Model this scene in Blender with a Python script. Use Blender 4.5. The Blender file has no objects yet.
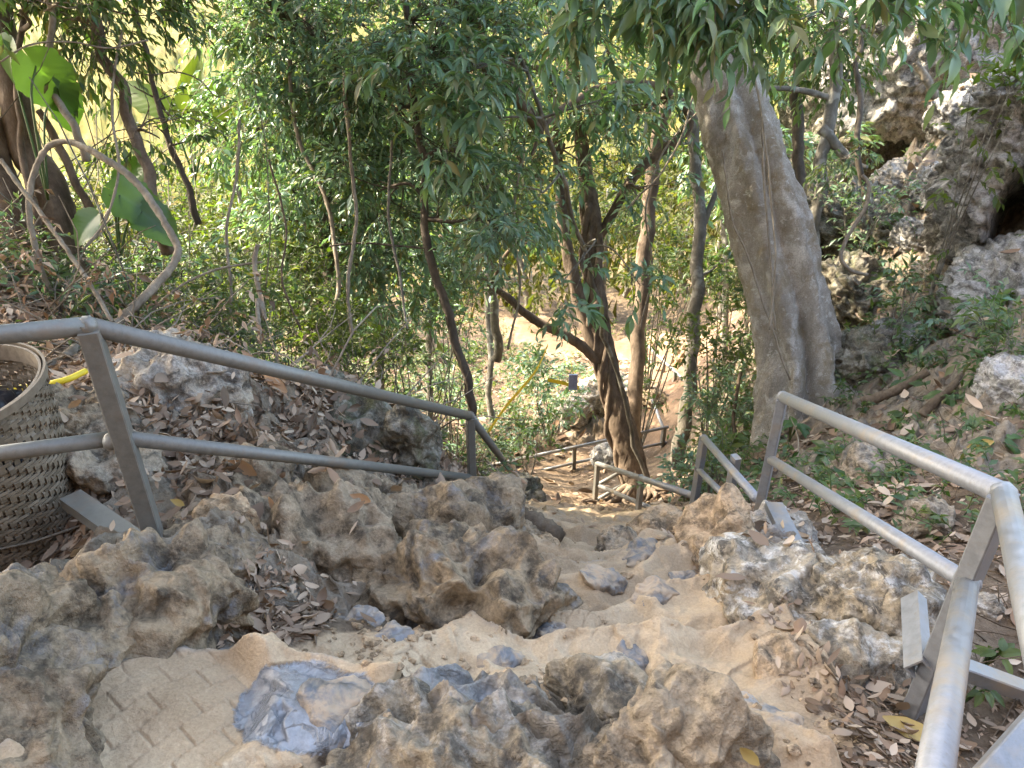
import bpy, bmesh, math, random
import numpy as np
from mathutils import Vector, Matrix

RNG = np.random.default_rng(7)
random.seed(7)
scene = bpy.context.scene
COL = scene.collection
FOC = 773.0
PITCH = math.radians(30.9)
CP, SP = math.cos(PITCH), math.sin(PITCH)


def W(px, py, t):
    """A point of the place: the line of sight through a spot of the photograph, t metres along the view axis."""
    u, v = (px - 512) / FOC, (py - 384) / FOC
    return np.array([u * t, (CP - v * SP) * t, (-SP - v * CP) * t])


def unit(a):
    a = np.asarray(a, float)
    return a / np.maximum(np.linalg.norm(a, axis=-1, keepdims=True), 1e-9)


# ------------------------------------------------------------------ noise
_perm = np.random.default_rng(11).permutation(256)
_perm = np.concatenate([_perm, _perm, _perm]).astype(np.int64)
_grad = unit(np.random.default_rng(5).normal(size=(256, 3)))
_feat = np.random.default_rng(9).random((256, 3))


_perm32 = _perm.astype(np.int32)
_gx, _gy, _gz = [np.ascontiguousarray(_grad[:, k]).astype(np.float32) for k in range(3)]
_f32 = _feat.astype(np.float32)


def _hash(i, j, k):
    return _perm[_perm[_perm[i & 255] + (j & 255)] + (k & 255)]


def perlin(p):
    p = np.asarray(p, np.float32)
    fl = np.floor(p)
    i = fl.astype(np.int32) & 255
    f = p - fl
    w = f * f * f * (f * (f * 6 - 15) + 10)
    fx, fy, fz = f.T
    wx, wy, wz = w.T
    A = (_perm32[i[:, 0]], _perm32[i[:, 0] + 1])
    out = 0
    for dx in (0, 1):
        for dy in (0, 1):
            ab = _perm32[A[dx] + ((i[:, 1] + dy) & 255)]
            wxy = (wx if dx else 1 - wx) * (wy if dy else 1 - wy)
            for dz in (0, 1):
                h = _perm32[ab + ((i[:, 2] + dz) & 255)]
                out = out + wxy * (wz if dz else 1 - wz) * (_gx[h] * (fx - dx) + _gy[h] * (fy - dy) + _gz[h] * (fz - dz))
    return (out * 1.6).astype(float)


def fbm(p, octaves=4, lac=2.03, gain=0.5):
    p = np.asarray(p, float)
    a, s = 1.0, np.zeros(len(p))
    for _ in range(octaves):
        s += a * perlin(p)
        p = p * lac + 17.3
        a *= gain
    return s


def ridged(p, octaves=4, lac=2.1, gain=0.5):
    p = np.asarray(p, float)
    a, s, n = 1.0, np.zeros(len(p)), 0
    for _ in range(octaves):
        s += a * (1 - np.abs(perlin(p)) * 1.6)
        n += a
        p = p * lac + 31.7
        a *= gain
    return s / n


def worley(p):
    """Distance to the nearest feature point: cupped cells with sharp crests between them."""
    p = np.asarray(p, np.float32)
    fl = np.floor(p)
    i = fl.astype(np.int32)
    f = p - fl
    best = np.full(len(p), 9.0, np.float32)
    for dx in (-1, 0, 1):
        a = _perm32[(i[:, 0] + dx) & 255]
        for dy in (-1, 0, 1):
            ab = _perm32[a + ((i[:, 1] + dy) & 255)]
            for dz in (-1, 0, 1):
                q = _f32[_perm32[ab + ((i[:, 2] + dz) & 255)]] - f
                best = np.minimum(best, (q[:, 0] + dx) ** 2 + (q[:, 1] + dy) ** 2 + (q[:, 2] + dz) ** 2)
    return np.sqrt(best).astype(float)


def sstep(a, b, x):
    t = np.clip((x - a) / (b - a), 0, 1)
    return t * t * (3 - 2 * t)


# ------------------------------------------------------------------ mesh building
class MB:
    def __init__(self):
        self.V, self.F, self.n = [], {}, 0

    def add(self, V, *Fs):
        V = np.asarray(V, float).reshape(-1, 3)
        for F in Fs:
            F = np.asarray(F, np.int64)
            if F.size:
                self.F.setdefault(F.shape[1], []).append(F + self.n)
        self.V.append(V)
        self.n += len(V)
        return self

    def build(self, name, mat, parent=None, loc=None, smooth=True, attrs=None):
        V = np.concatenate(self.V)
        if parent is not None:
            V = V - np.array(parent['base'])
        elif loc is not None:
            V = V - np.array(loc)
        me = bpy.data.meshes.new(name)
        loops, tot = [], []
        for k, fs in self.F.items():
            F = np.concatenate(fs)
            loops.append(F.ravel())
            tot.append(np.full(len(F), k))
        loops, tot = np.concatenate(loops), np.concatenate(tot)
        start = np.concatenate([[0], np.cumsum(tot)[:-1]])
        me.vertices.add(len(V))
        me.vertices.foreach_set('co', V.astype(np.float32).ravel())
        me.loops.add(len(loops))
        me.loops.foreach_set('vertex_index', loops.astype(np.int32))
        me.polygons.add(len(tot))
        me.polygons.foreach_set('loop_start', start.astype(np.int32))
        me.polygons.foreach_set('loop_total', tot.astype(np.int32))
        me.update(calc_edges=True)
        me.polygons.foreach_set('use_smooth', np.full(len(tot), bool(smooth)))
        for k, a in (attrs or {}).items():
            at = me.attributes.new(k, 'FLOAT', 'POINT')
            at.data.foreach_set('value', np.asarray(a, np.float32))
        me.materials.append(mat)
        o = bpy.data.objects.new(name, me)
        COL.objects.link(o)
        if parent is not None:
            o.parent = parent
        elif loc is not None:
            o.location = loc
        return o


def tag(o, label=None, cat=None, group=None, kind=None):
    if label:
        o['label'] = label
    if cat:
        o['category'] = cat
    if group:
        o['group'] = group
    if kind:
        o['kind'] = kind
    return o


def thing(name, base, label, cat, group=None):
    o = bpy.data.objects.new(name, None)
    o.empty_display_size = 0.1
    COL.objects.link(o)
    o.location = [float(c) for c in base]
    o['base'] = [float(c) for c in base]
    return tag(o, label, cat, group)


def catmull(P, n, closed=False):
    """A smooth line of n points through the rows of P (any number of columns)."""
    P = np.asarray(P, float)
    Q = np.vstack([2 * P[0] - P[1], P, 2 * P[-1] - P[-2]])
    t = np.linspace(0, len(P) - 1 - 1e-6, n)
    i = t.astype(int)
    f = (t - i)[:, None]
    a, b, c, d = Q[i], Q[i + 1], Q[i + 2], Q[i + 3]
    return 0.5 * (2 * b + (c - a) * f + (2 * a - 5 * b + 4 * c - d) * f ** 2 + (3 * b - a - 3 * c + d) * f ** 3)


def tube(P, R, sides=8, cap=True, flute=None):
    """A tube along P; R radius per point; flute(theta, s) -> factor on the radius."""
    P = np.asarray(P, float)
    n = len(P)
    R = np.broadcast_to(np.asarray(R, float), (n,))
    T = unit(np.gradient(P, axis=0))
    ref = np.array([0.0, 0, 1]) if abs(T[0, 2]) < 0.9 else np.array([1.0, 0, 0])
    N = np.empty((n, 3))
    v = unit(np.cross(T[0], ref))
    for i in range(n):
        v = unit(v - T[i] * (v @ T[i]))
        N[i] = v
    B = np.cross(T, N)
    th = np.linspace(0, 2 * math.pi, sides, endpoint=False)
    rad = R[:, None] * np.ones(sides)
    if flute is not None:
        rad = rad * flute(th[None, :] * np.ones((n, 1)), np.linspace(0, 1, n)[:, None] * np.ones((1, sides)))
    V = P[:, None] + rad[..., None] * (np.cos(th)[None, :, None] * N[:, None] + np.sin(th)[None, :, None] * B[:, None])
    a = np.arange(n - 1)[:, None] * sides + np.arange(sides)[None]
    b = np.arange(n - 1)[:, None] * sides + (np.arange(sides)[None] + 1) % sides
    F = np.stack([a, b, b + sides, a + sides], -1).reshape(-1, 4)
    V = V.reshape(-1, 3)
    if cap:
        V = np.vstack([V, P[:1], P[-1:]])
        k = np.arange(sides)
        f0 = np.stack([np.full(sides, n * sides), (k + 1) % sides, k], 1)
        f1 = np.stack([np.full(sides, n * sides + 1), (n - 1) * sides + k, (n - 1) * sides + (k + 1) % sides], 1)
        return V, F, np.vstack([f0, f1])
    return V, F


def box_between(a, b, w, d, up=(0, 0, 1), bev=0.004):
    """A bar of section w x d from a to b with slightly bevelled long edges."""
    a, b = np.asarray(a, float), np.asarray(b, float)
    T = unit(b - a)
    S = unit(np.cross(T, np.asarray(up, float)))
    U = np.cross(S, T)
    q = []
    for sx, sy in ((-1, -1), (1, -1), (1, 1), (-1, 1)):
        x, y = sx * w / 2, sy * d / 2
        c1, c2 = (x - sx * bev, y), (x, y - sy * bev)
        q += [c1, c2] if sx * sy < 0 else [c2, c1]
    q = np.array(q)
    # order round the section
    ang = np.arctan2(q[:, 1] / d, q[:, 0] / w)
    q = q[np.argsort(ang)]
    ring = q[:, :1] * S + q[:, 1:] * U
    V = np.vstack([a + ring, b + ring])
    k = np.arange(8)
    F = np.stack([k, (k + 1) % 8, (k + 1) % 8 + 8, k + 8], 1)
    return V, F, np.array([k[::-1], k + 8])


def channel_between(a, b, w, d, th, up):
    """An open U channel from a to b, its back towards up."""
    a, b = np.asarray(a, float), np.asarray(b, float)
    T = unit(b - a)
    S = unit(np.cross(T, np.asarray(up, float)))
    U = np.cross(S, T)
    q = np.array([(-w / 2, -d), (-w / 2, 0), (w / 2, 0), (w / 2, -d), (w / 2 - th, -d), (w / 2 - th, -th), (-w / 2 + th, -th), (-w / 2 + th, -d)])
    ring = q[:, :1] * S + q[:, 1:] * U
    V = np.vstack([a + ring, b + ring])
    k = np.arange(8)
    F = np.stack([k, (k + 1) % 8, (k + 1) % 8 + 8, k + 8], 1)
    caps = []
    for o in (0, 8):
        caps += [[o + 0, o + 1, o + 6, o + 7], [o + 1, o + 2, o + 5, o + 6], [o + 2, o + 3, o + 4, o + 5]]
    return V, F, np.array(caps)


# ------------------------------------------------------------------ materials
class NT:
    def __init__(self, name):
        self.m = bpy.data.materials.new(name)
        self.m.use_nodes = True
        self.t = self.m.node_tree
        self.t.nodes.clear()
        self.out = self.t.nodes.new('ShaderNodeOutputMaterial')

    def n(self, typ, **kw):
        nd = self.t.nodes.new('ShaderNode' + typ)
        for k, v in kw.items():
            if k in nd.inputs.keys():
                self.set(nd.inputs[k], v)
            else:
                setattr(nd, k, v)
        return nd

    def set(self, sock, v):
        if isinstance(v, bpy.types.NodeSocket):
            self.t.links.new(v, sock)
        elif isinstance(v, bpy.types.Node):
            self.t.links.new(v.outputs[0], sock)
        elif isinstance(v, tuple) and len(v) == 3 and sock.type == 'RGBA':
            sock.default_value = (*v, 1)
        else:
            sock.default_value = v

    def noise(self, scale, detail=4, rough=0.55, vec=None, dist=0.0):
        nd = self.n('TexNoise', Scale=scale, Detail=detail, Roughness=rough, Distortion=dist)
        self.set(nd.inputs['Vector'], vec if vec is not None else self.pos())
        return nd.outputs['Fac']

    def pos(self):
        if not hasattr(self, '_pos'):
            self._pos = self.n('NewGeometry').outputs['Position']
        return self._pos

    def obj(self):
        if not hasattr(self, '_obj'):
            self._obj = self.n('TexCoord').outputs['Object']
        return self._obj

    def ramp(self, fac, *stops, interp='LINEAR'):
        nd = self.n('ValToRGB')
        cr = nd.color_ramp
        cr.interpolation = interp
        while len(cr.elements) < len(stops):
            cr.elements.new(0.5)
        for e, (p, c) in zip(cr.elements, stops):
            e.position = p
            e.color = (*c, 1) if isinstance(c, tuple) else (c, c, c, 1)
        self.set(nd.inputs['Fac'], fac)
        return nd.outputs['Color']

    def mix(self, fac, a, b, blend='MIX'):
        nd = self.n('Mix', data_type='RGBA', blend_type=blend)
        self.set(nd.inputs[0], fac)
        self.set(nd.inputs[6], a)
        self.set(nd.inputs[7], b)
        return nd.outputs[2]

    def math(self, op, a, b=0.0, clamp=False):
        nd = self.n('Math', operation=op, use_clamp=clamp)
        self.set(nd.inputs[0], a)
        self.set(nd.inputs[1], b)
        return nd.outputs[0]

    def attr(self, name):
        return self.n('Attribute', attribute_name=name).outputs['Fac']

    def bump(self, height, strength, dist, normal=None):
        nd = self.n('Bump', Strength=strength, Distance=dist, Height=height)
        if normal is not None:
            self.set(nd.inputs['Normal'], normal)
        return nd.outputs['Normal']

    def principled(self, color, rough=0.8, spec=0.3, normal=None, metal=0.0, **kw):
        nd = self.n('BsdfPrincipled')
        self.set(nd.inputs['Base Color'], color)
        self.set(nd.inputs['Roughness'], rough)
        self.set(nd.inputs['Specular IOR Level'], spec)
        self.set(nd.inputs['Metallic'], metal)
        if normal is not None:
            self.set(nd.inputs['Normal'], normal)
        for k, v in kw.items():
            self.set(nd.inputs[k], v)
        return nd

    def done(self, shader):
        self.t.links.new(shader.outputs[0], self.out.inputs['Surface'])
        return self.m


def leaf_material(name, cols, trans=0.35, rough=0.42, spec=0.5, tcol=None):
    """Leaves: a colour per leaf, glossy upper side, light coming through the blade."""
    k = NT(name)
    rnd = k.n('NewGeometry').outputs['Random Per Island']
    stops = [(i / max(1, len(cols) - 1), c) for i, c in enumerate(cols)]
    c = k.ramp(rnd, *stops)
    pat = k.ramp(k.noise(2.2, 2), (0.3, 0.75), (0.7, 1.2))
    c = k.mix(1.0, c, pat, 'MULTIPLY')
    p = k.principled(c, rough, spec)
    t = k.n('BsdfTranslucent')
    k.set(t.inputs['Color'], k.mix(1.0, c, tcol or (1.5, 1.7, 0.6), 'MULTIPLY'))
    mx = k.n('MixShader')
    mx.inputs[0].default_value = trans
    k.t.links.new(p.outputs[0], mx.inputs[1])
    k.t.links.new(t.outputs[0], mx.inputs[2])
    return k.done(mx)


def bark_material(name, dark, light, patch=None, scale=6.0, crackle=0.0):
    k = NT(name)
    v = k.n('Mapping')
    k.set(v.inputs['Vector'], k.pos())
    v.inputs['Scale'].default_value = (1, 1, 0.45)
    n1 = k.noise(scale, 6, 0.65, v.outputs[0])
    n2 = k.noise(scale * 5, 5, 0.7, v.outputs[0])
    c = k.ramp(n1, (0.32, dark), (0.68, light))
    c = k.mix(k.ramp(n2, (0.35, 0.0), (0.75, 0.6)), c, dark)
    if patch:
        c = k.mix(k.ramp(k.noise(scale * 0.6, 3), (0.54, 0.0), (0.63, 0.85)), c, patch)
    h = k.math('ADD', n1, k.math('MULTIPLY', n2, 0.5))
    if crackle:
        v2 = k.n('Mapping')
        k.set(v2.inputs['Vector'], k.pos())
        v2.inputs['Scale'].default_value = (1, 1, 0.38)
        rd = k.n('TexNoise', noise_type='RIDGED_MULTIFRACTAL', Scale=9.0, Detail=7.0, Roughness=0.7)
        k.set(rd.inputs['Vector'], v2.outputs[0])
        fine = k.noise(75, 5, 0.75)
        c = k.mix(k.ramp(fine, (0.42, 0.0), (0.6, 0.55)), c, tuple(x * 0.7 for x in dark))
        c = k.mix(k.ramp(k.noise(2.6, 6, 0.7, dist=0.6), (0.52, 0.0), (0.64, 0.6)), c, (0.23, 0.17, 0.085))
        c = k.mix(k.ramp(k.noise(13, 5, 0.75, dist=0.5), (0.58, 0.0), (0.64, 0.8)), c, (0.60, 0.58, 0.52))
        h = k.math('ADD', k.math('ADD', h, k.math('MULTIPLY', fine, 0.5)), k.math('MULTIPLY', rd.outputs[0], 0.35))
        return k.done(k.principled(c, 0.9, 0.15, k.bump(h, 1.0, 0.045)))
    return k.done(k.principled(c, 0.9, 0.15, k.bump(h, 0.7, 0.03)))
SUN_E, SKY_E, EXPO = 2.0, .15, 3.5
# ------------------------------------------------------------------ shared materials
def rock_material(name, tan, grey, white, dust=0.5, polish=0.0, lichen=0.0, moss=0.0, crack=0.4):
    k = NT(name)
    n1 = k.noise(3.1, 6, 0.62)
    n2 = k.noise(13.0, 6, 0.7)
    n3 = k.noise(60.0, 4, 0.7)
    base = k.ramp(n2, (0.3, grey), (0.62, tuple(min(1, c * 1.45) for c in grey)))
    c = k.mix(k.ramp(n1, (0.5 - dust * 0.28, 1.0), (0.72 - dust * 0.1, 0.0)) if dust < 1 else 1.0, base, tan)
    if lichen:
        c = k.mix(k.ramp(k.noise(7.5, 5, 0.7, dist=0.4), (0.5, 0.0), (0.58, lichen)), c, white)
        c = k.mix(k.ramp(k.noise(11.0, 5, 0.75, dist=0.6), (0.56, 0.0), (0.62, lichen)), c, (0.035, 0.034, 0.033))
    if moss:
        c = k.mix(k.ramp(k.noise(5.0, 5, 0.7), (0.5, 0.0), (0.62, moss)), c, (0.07, 0.085, 0.03))
    st = k.noise(6.5, 6, 0.72, dist=0.25)
    c = k.mix(k.ramp(st, (0.38, 0.85), (0.52, 0.0)), c, tuple(x * 0.34 for x in grey))
    cr = k.noise(8.5, 9, 0.74, dist=0.35)
    c = k.mix(k.ramp(cr, (0.36, 0.82), (0.44, 0.25), (0.50, 0.0)), c, (0.042, 0.035, 0.028))
    c = k.mix(k.ramp(k.noise(16.0, 8, 0.72, dist=0.3), (0.58, 0.0), (0.66, 0.55)), c, tuple(min(1, x * 2.0) for x in grey))
    spk = k.ramp(n3, (0.3, 0.72), (0.7, 1.18))
    c = k.mix(1.0, c, spk, 'MULTIPLY')
    ck = k.n('TexNoise', noise_type='RIDGED_MULTIFRACTAL', Scale=7.0, Detail=5.0).outputs[0]
    k.set(ck.node.inputs['Vector'], k.pos())
    pit = k.n('TexVoronoi', Scale=19.0)
    wv = k.n('VectorMath', operation='ADD')
    k.set(wv.inputs[0], k.pos())
    wn = k.n('TexNoise', Scale=9.0, Detail=3.0)
    k.set(wn.inputs['Vector'], k.pos())
    ws = k.n('VectorMath', operation='SCALE')
    ws.inputs['Scale'].default_value = 0.12
    k.set(ws.inputs[0], wn.outputs['Color'])
    k.set(wv.inputs[1], ws.outputs[0])
    k.set(pit.inputs['Vector'], wv.outputs[0])
    pith = k.math('MULTIPLY', k.ramp(pit.outputs['Distance'], (0.0, 0.0), (0.5, 1.0)), k.ramp(k.noise(2.7, 3), (0.4, 0.1), (0.6, 1.1)))
    h0 = k.math('MULTIPLY', pith, 0.4)
    h = k.math('ADD', k.math('ADD', k.math('MULTIPLY', n2, 1.0), h0), k.math('MULTIPLY', n3, 0.35))
    h = k.math('ADD', h, k.math('MULTIPLY', ck, crack * -.35))
    nrm = k.bump(h, 0.9, 0.03)
    p = k.principled(c, 0.88, 0.2, nrm)
    if polish:
        up = k.n('SeparateXYZ')
        k.set(up.inputs[0], k.n('NewGeometry').outputs['Normal'])
        m = k.math('MULTIPLY', k.ramp(k.noise(4.2, 7, 0.68, dist=0.9), (0.60 - polish * 0.16, 0.0), (0.76 - polish * 0.14, 0.95)), k.ramp(up.outputs[2], (0.15, 0.0), (0.6, 1.0)))
        pc = k.ramp(n2, (0.3, (0.045, 0.047, 0.052)), (0.7, (0.17, 0.17, 0.175)))
        p.inputs['Base Color'].default_value = (0, 0, 0, 1)
        k.set(p.inputs['Base Color'], k.mix(m, c, pc))
        k.set(p.inputs['Roughness'], k.ramp(m, (0.0, 0.88), (1.0, 0.36)))
        k.set(p.inputs['Specular IOR Level'], k.ramp(m, (0.0, 0.2), (1.0, 0.75)))
    return k.done(p)


TAN = (0.38, 0.29, 0.20)
M = {}
M['rock_brown'] = rock_material('scalloped_limestone', (0.302, 0.223, 0.139), (0.185, 0.143, 0.097), (0.5, 0.47, 0.42), 0.45, polish=0.48)
M['rock_brown_dry'] = rock_material('dusty_limestone', (0.327, 0.245, 0.159), (0.206, 0.163, 0.112), (0.5, 0.47, 0.42), 0.45)
M['rock_grey'] = rock_material('grey_limestone', (0.36, 0.28, 0.19), (0.215, 0.19, 0.155), (0.55, 0.52, 0.47), 0.25, crack=0.9)
M['rock_lichen'] = rock_material('lichened_limestone', (0.37, 0.29, 0.19), (0.24, 0.22, 0.185), (0.62, 0.59, 0.53), 0.3, lichen=0.75)
M['rock_front'] = rock_material('front_limestone', (0.284, 0.224, 0.150), (0.181, 0.155, 0.119), (0.5, 0.48, 0.44), 0.15, lichen=0.35, crack=1.1)
M['rock_cliff'] = rock_material('cliff_limestone', (0.33, 0.31, 0.28), (0.33, 0.32, 0.30), (0.55, 0.54, 0.52), 0.3, lichen=0.45, moss=0.2, crack=0.8)
M['rock_pale'] = rock_material('pale_limestone', (0.40, 0.33, 0.24), (0.34, 0.31, 0.27), (0.6, 0.57, 0.52), 0.3, lichen=0.4)
M['rock_moss'] = rock_material('mossy_limestone', (0.2, 0.17, 0.12), (0.17, 0.16, 0.125), (0.4, 0.39, 0.34), 0.3, lichen=0.4, moss=0.7)
M['rock_tan'] = rock_material('tan_stone', (0.42, 0.29, 0.17), (0.36, 0.26, 0.165), (0.5, 0.45, 0.38), 0.8)


def polished_material():
    k = NT('foot_polished_stone')
    n2 = k.noise(9, 5, 0.6)
    c = k.ramp(n2, (0.3, (0.035, 0.038, 0.045)), (0.7, (0.16, 0.155, 0.15)))
    d = k.ramp(k.noise(8.5, 5, 0.65, dist=0.5), (0.42, 0.0), (0.58, 1.0))
    c = k.mix(d, c, (0.33, 0.25, 0.17))
    r = k.ramp(d, (0.0, 0.38), (1.0, 0.85))
    return k.done(k.principled(c, r, 0.6, k.bump(k.math('ADD', n2, k.math('MULTIPLY', d, 0.5)), 0.5, 0.012)))


M['polished'] = polished_material()


def metal_material(name, base, rust, blotch=0.5, rough=0.42, metal=0.75, dirt=0.15):
    k = NT(name)
    n1 = k.noise(5, 5, 0.65)
    n2 = k.noise(38, 4, 0.7)
    c = k.ramp(n2, (0.3, tuple(x * 0.8 for x in base)), (0.7, tuple(min(1, x * 1.15) for x in base)))
    r = k.ramp(n1, (0.62 - blotch * 0.1, 0.0), (0.74 - blotch * 0.04, 0.8))
    c = k.mix(r, c, rust)
    d = k.ramp(k.noise(90, 2), (0.62, 0.0), (0.7, dirt * 3))
    c = k.mix(d, c, (0.2, 0.18, 0.15))
    p = k.principled(c, k.ramp(n2, (0.3, rough - 0.1), (0.7, rough + 0.15)), 0.5, k.bump(n2, 0.15, 0.004))
    k.set(p.inputs['Metallic'], k.math('MULTIPLY', k.math('SUBTRACT', 1.0, r, True), metal))
    return k.done(p)


M['galv'] = metal_material('galvanised_steel', (0.225, 0.232, 0.24), (0.26, 0.2, 0.13), 1.3, 0.5, 0.4)
M['galv_dark'] = metal_material('weathered_steel', (0.165, 0.163, 0.145), (0.16, 0.12, 0.085), 0.7, 0.5, 0.35)
M['galv_grey'] = metal_material('grey_painted_steel', (0.2, 0.205, 0.21), (0.24, 0.2, 0.16), 0.3, 0.5, 0.3)

M['bark_pale'] = bark_material('pale_bark', (0.28, 0.25, 0.205), (0.60, 0.545, 0.465), (0.66, 0.63, 0.57), 5.5, 1.0)
M['bark_brown'] = bark_material('brown_bark', (0.075, 0.057, 0.042), (0.25, 0.19, 0.14), None, 7)
M['bark_dark'] = bark_material('dark_bark', (0.05, 0.042, 0.033), (0.16, 0.13, 0.10), None, 8)
M['bark_grey'] = bark_material('grey_bark', (0.09, 0.082, 0.065), (0.22, 0.2, 0.165), (0.3, 0.29, 0.25), 8)
M['vine'] = bark_material('vine_bark', (0.14, 0.115, 0.085), (0.36, 0.31, 0.24), None, 9)
M['dead_wood'] = bark_material('dead_wood', (0.07, 0.05, 0.035), (0.19, 0.145, 0.1), None, 9)

M['leaf_dark'] = leaf_material('dark_glossy_leaf', [(0.062, 0.134, 0.077), (0.104, 0.196, 0.129), (0.144, 0.252, 0.165), (0.117, 0.205, 0.109), (0.194, 0.283, 0.165), (0.133, 0.189, 0.088), (0.211, 0.195, 0.096)], 0.3, 0.36, 0.55)
M['leaf_blue'] = leaf_material('blue_green_leaf', [(0.072, 0.142, 0.091), (0.122, 0.216, 0.160), (0.159, 0.265, 0.217), (0.108, 0.208, 0.114), (0.216, 0.315, 0.251), (0.133, 0.191, 0.088), (0.211, 0.198, 0.096)], 0.3, 0.38, 0.55)
M['leaf_mid'] = leaf_material('mid_green_leaf', [(0.034, 0.071, 0.020), (0.057, 0.104, 0.031), (0.076, 0.128, 0.043), (0.046, 0.083, 0.028), (0.114, 0.157, 0.058), (0.093, 0.128, 0.048), (0.149, 0.132, 0.054)], 0.38, 0.45, 0.45)
M['leaf_lime'] = leaf_material('lime_leaf', [(0.048, 0.079, 0.014), (0.074, 0.111, 0.021), (0.105, 0.137, 0.031), (0.063, 0.095, 0.021), (0.137, 0.148, 0.048)], 0.45, 0.5, 0.4)
M['leaf_far'] = leaf_material('yellow_green_leaf', [(0.045, 0.055, 0.012), (0.063, 0.072, 0.017), (0.084, 0.084, 0.022), (0.054, 0.063, 0.013), (0.099, 0.090, 0.030)], 0.4, 0.6, 0.3)
M['leaf_broad'] = leaf_material('broad_tropical_leaf', [(0.05, 0.11, 0.025), (0.075, 0.15, 0.035), (0.06, 0.12, 0.03)], 0.4, 0.4, 0.5)
M['litter'] = leaf_material('dead_leaf', [(0.106, 0.073, 0.048), (0.213, 0.147, 0.100), (0.325, 0.237, 0.165), (0.450, 0.356, 0.263), (0.250, 0.152, 0.092), (0.163, 0.119, 0.085), (0.375, 0.281, 0.200)], 0.12, 0.7, 0.25, (1.2, 1.0, 0.7))
M['leaf_yellow'] = leaf_material('yellow_dead_leaf', [(0.42, 0.3, 0.09), (0.46, 0.34, 0.14)], 0.2, 0.6, 0.3, (1.2, 1.1, 0.7))
M['leaf_orange'] = leaf_material('orange_dead_leaf', [(0.36, 0.2, 0.1), (0.4, 0.24, 0.13)], 0.2, 0.6, 0.3, (1.2, 1.0, 0.7))
M['dry_grass'] = leaf_material('dry_grass_blade', [(0.073, 0.059, 0.017), (0.099, 0.083, 0.023), (0.056, 0.063, 0.013), (0.112, 0.083, 0.030)], 0.3, 0.7, 0.2)


def plain(name, col, rough=0.6, spec=0.4, var=0.25, sc=20):
    k = NT(name)
    n = k.noise(sc, 4)
    c = k.ramp(n, (0.3, tuple(x * (1 - var) for x in col)), (0.7, tuple(min(1, x * (1 + var)) for x in col)))
    return k.done(k.principled(c, rough, spec, k.bump(n, 0.2, 0.005)))


M['bag'] = plain('black_plastic', (0.012, 0.014, 0.02), 0.28, 0.6)
M['tape'] = plain('yellow_tape', (0.62, 0.52, 0.03), 0.5, 0.4, 0.12)
M['yellow_pipe'] = plain('yellow_plastic', (0.6, 0.45, 0.03), 0.5, 0.4, 0.12)
M['sign_blue'] = plain('blue_plastic', (0.16, 0.21, 0.38), 0.5)
M['white'] = plain('white_plastic', (0.7, 0.7, 0.68), 0.5, 0.4, 0.08)


def bamboo_material():
    k = NT('weathered_bamboo')
    rnd = k.n('NewGeometry').outputs['Random Per Island']
    c = k.ramp(rnd, (0.0, (0.10, 0.078, 0.052)), (0.5, (0.18, 0.142, 0.098)), (1.0, (0.25, 0.205, 0.15)))
    n = k.noise(30, 4, 0.7)
    c = k.mix(k.ramp(n, (0.4, 0.0), (0.75, 0.7)), c, (0.09, 0.07, 0.048))
    return k.done(k.principled(c, 0.65, 0.3, k.bump(n, 0.3, 0.003)))


M['bamboo'] = bamboo_material()


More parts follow.
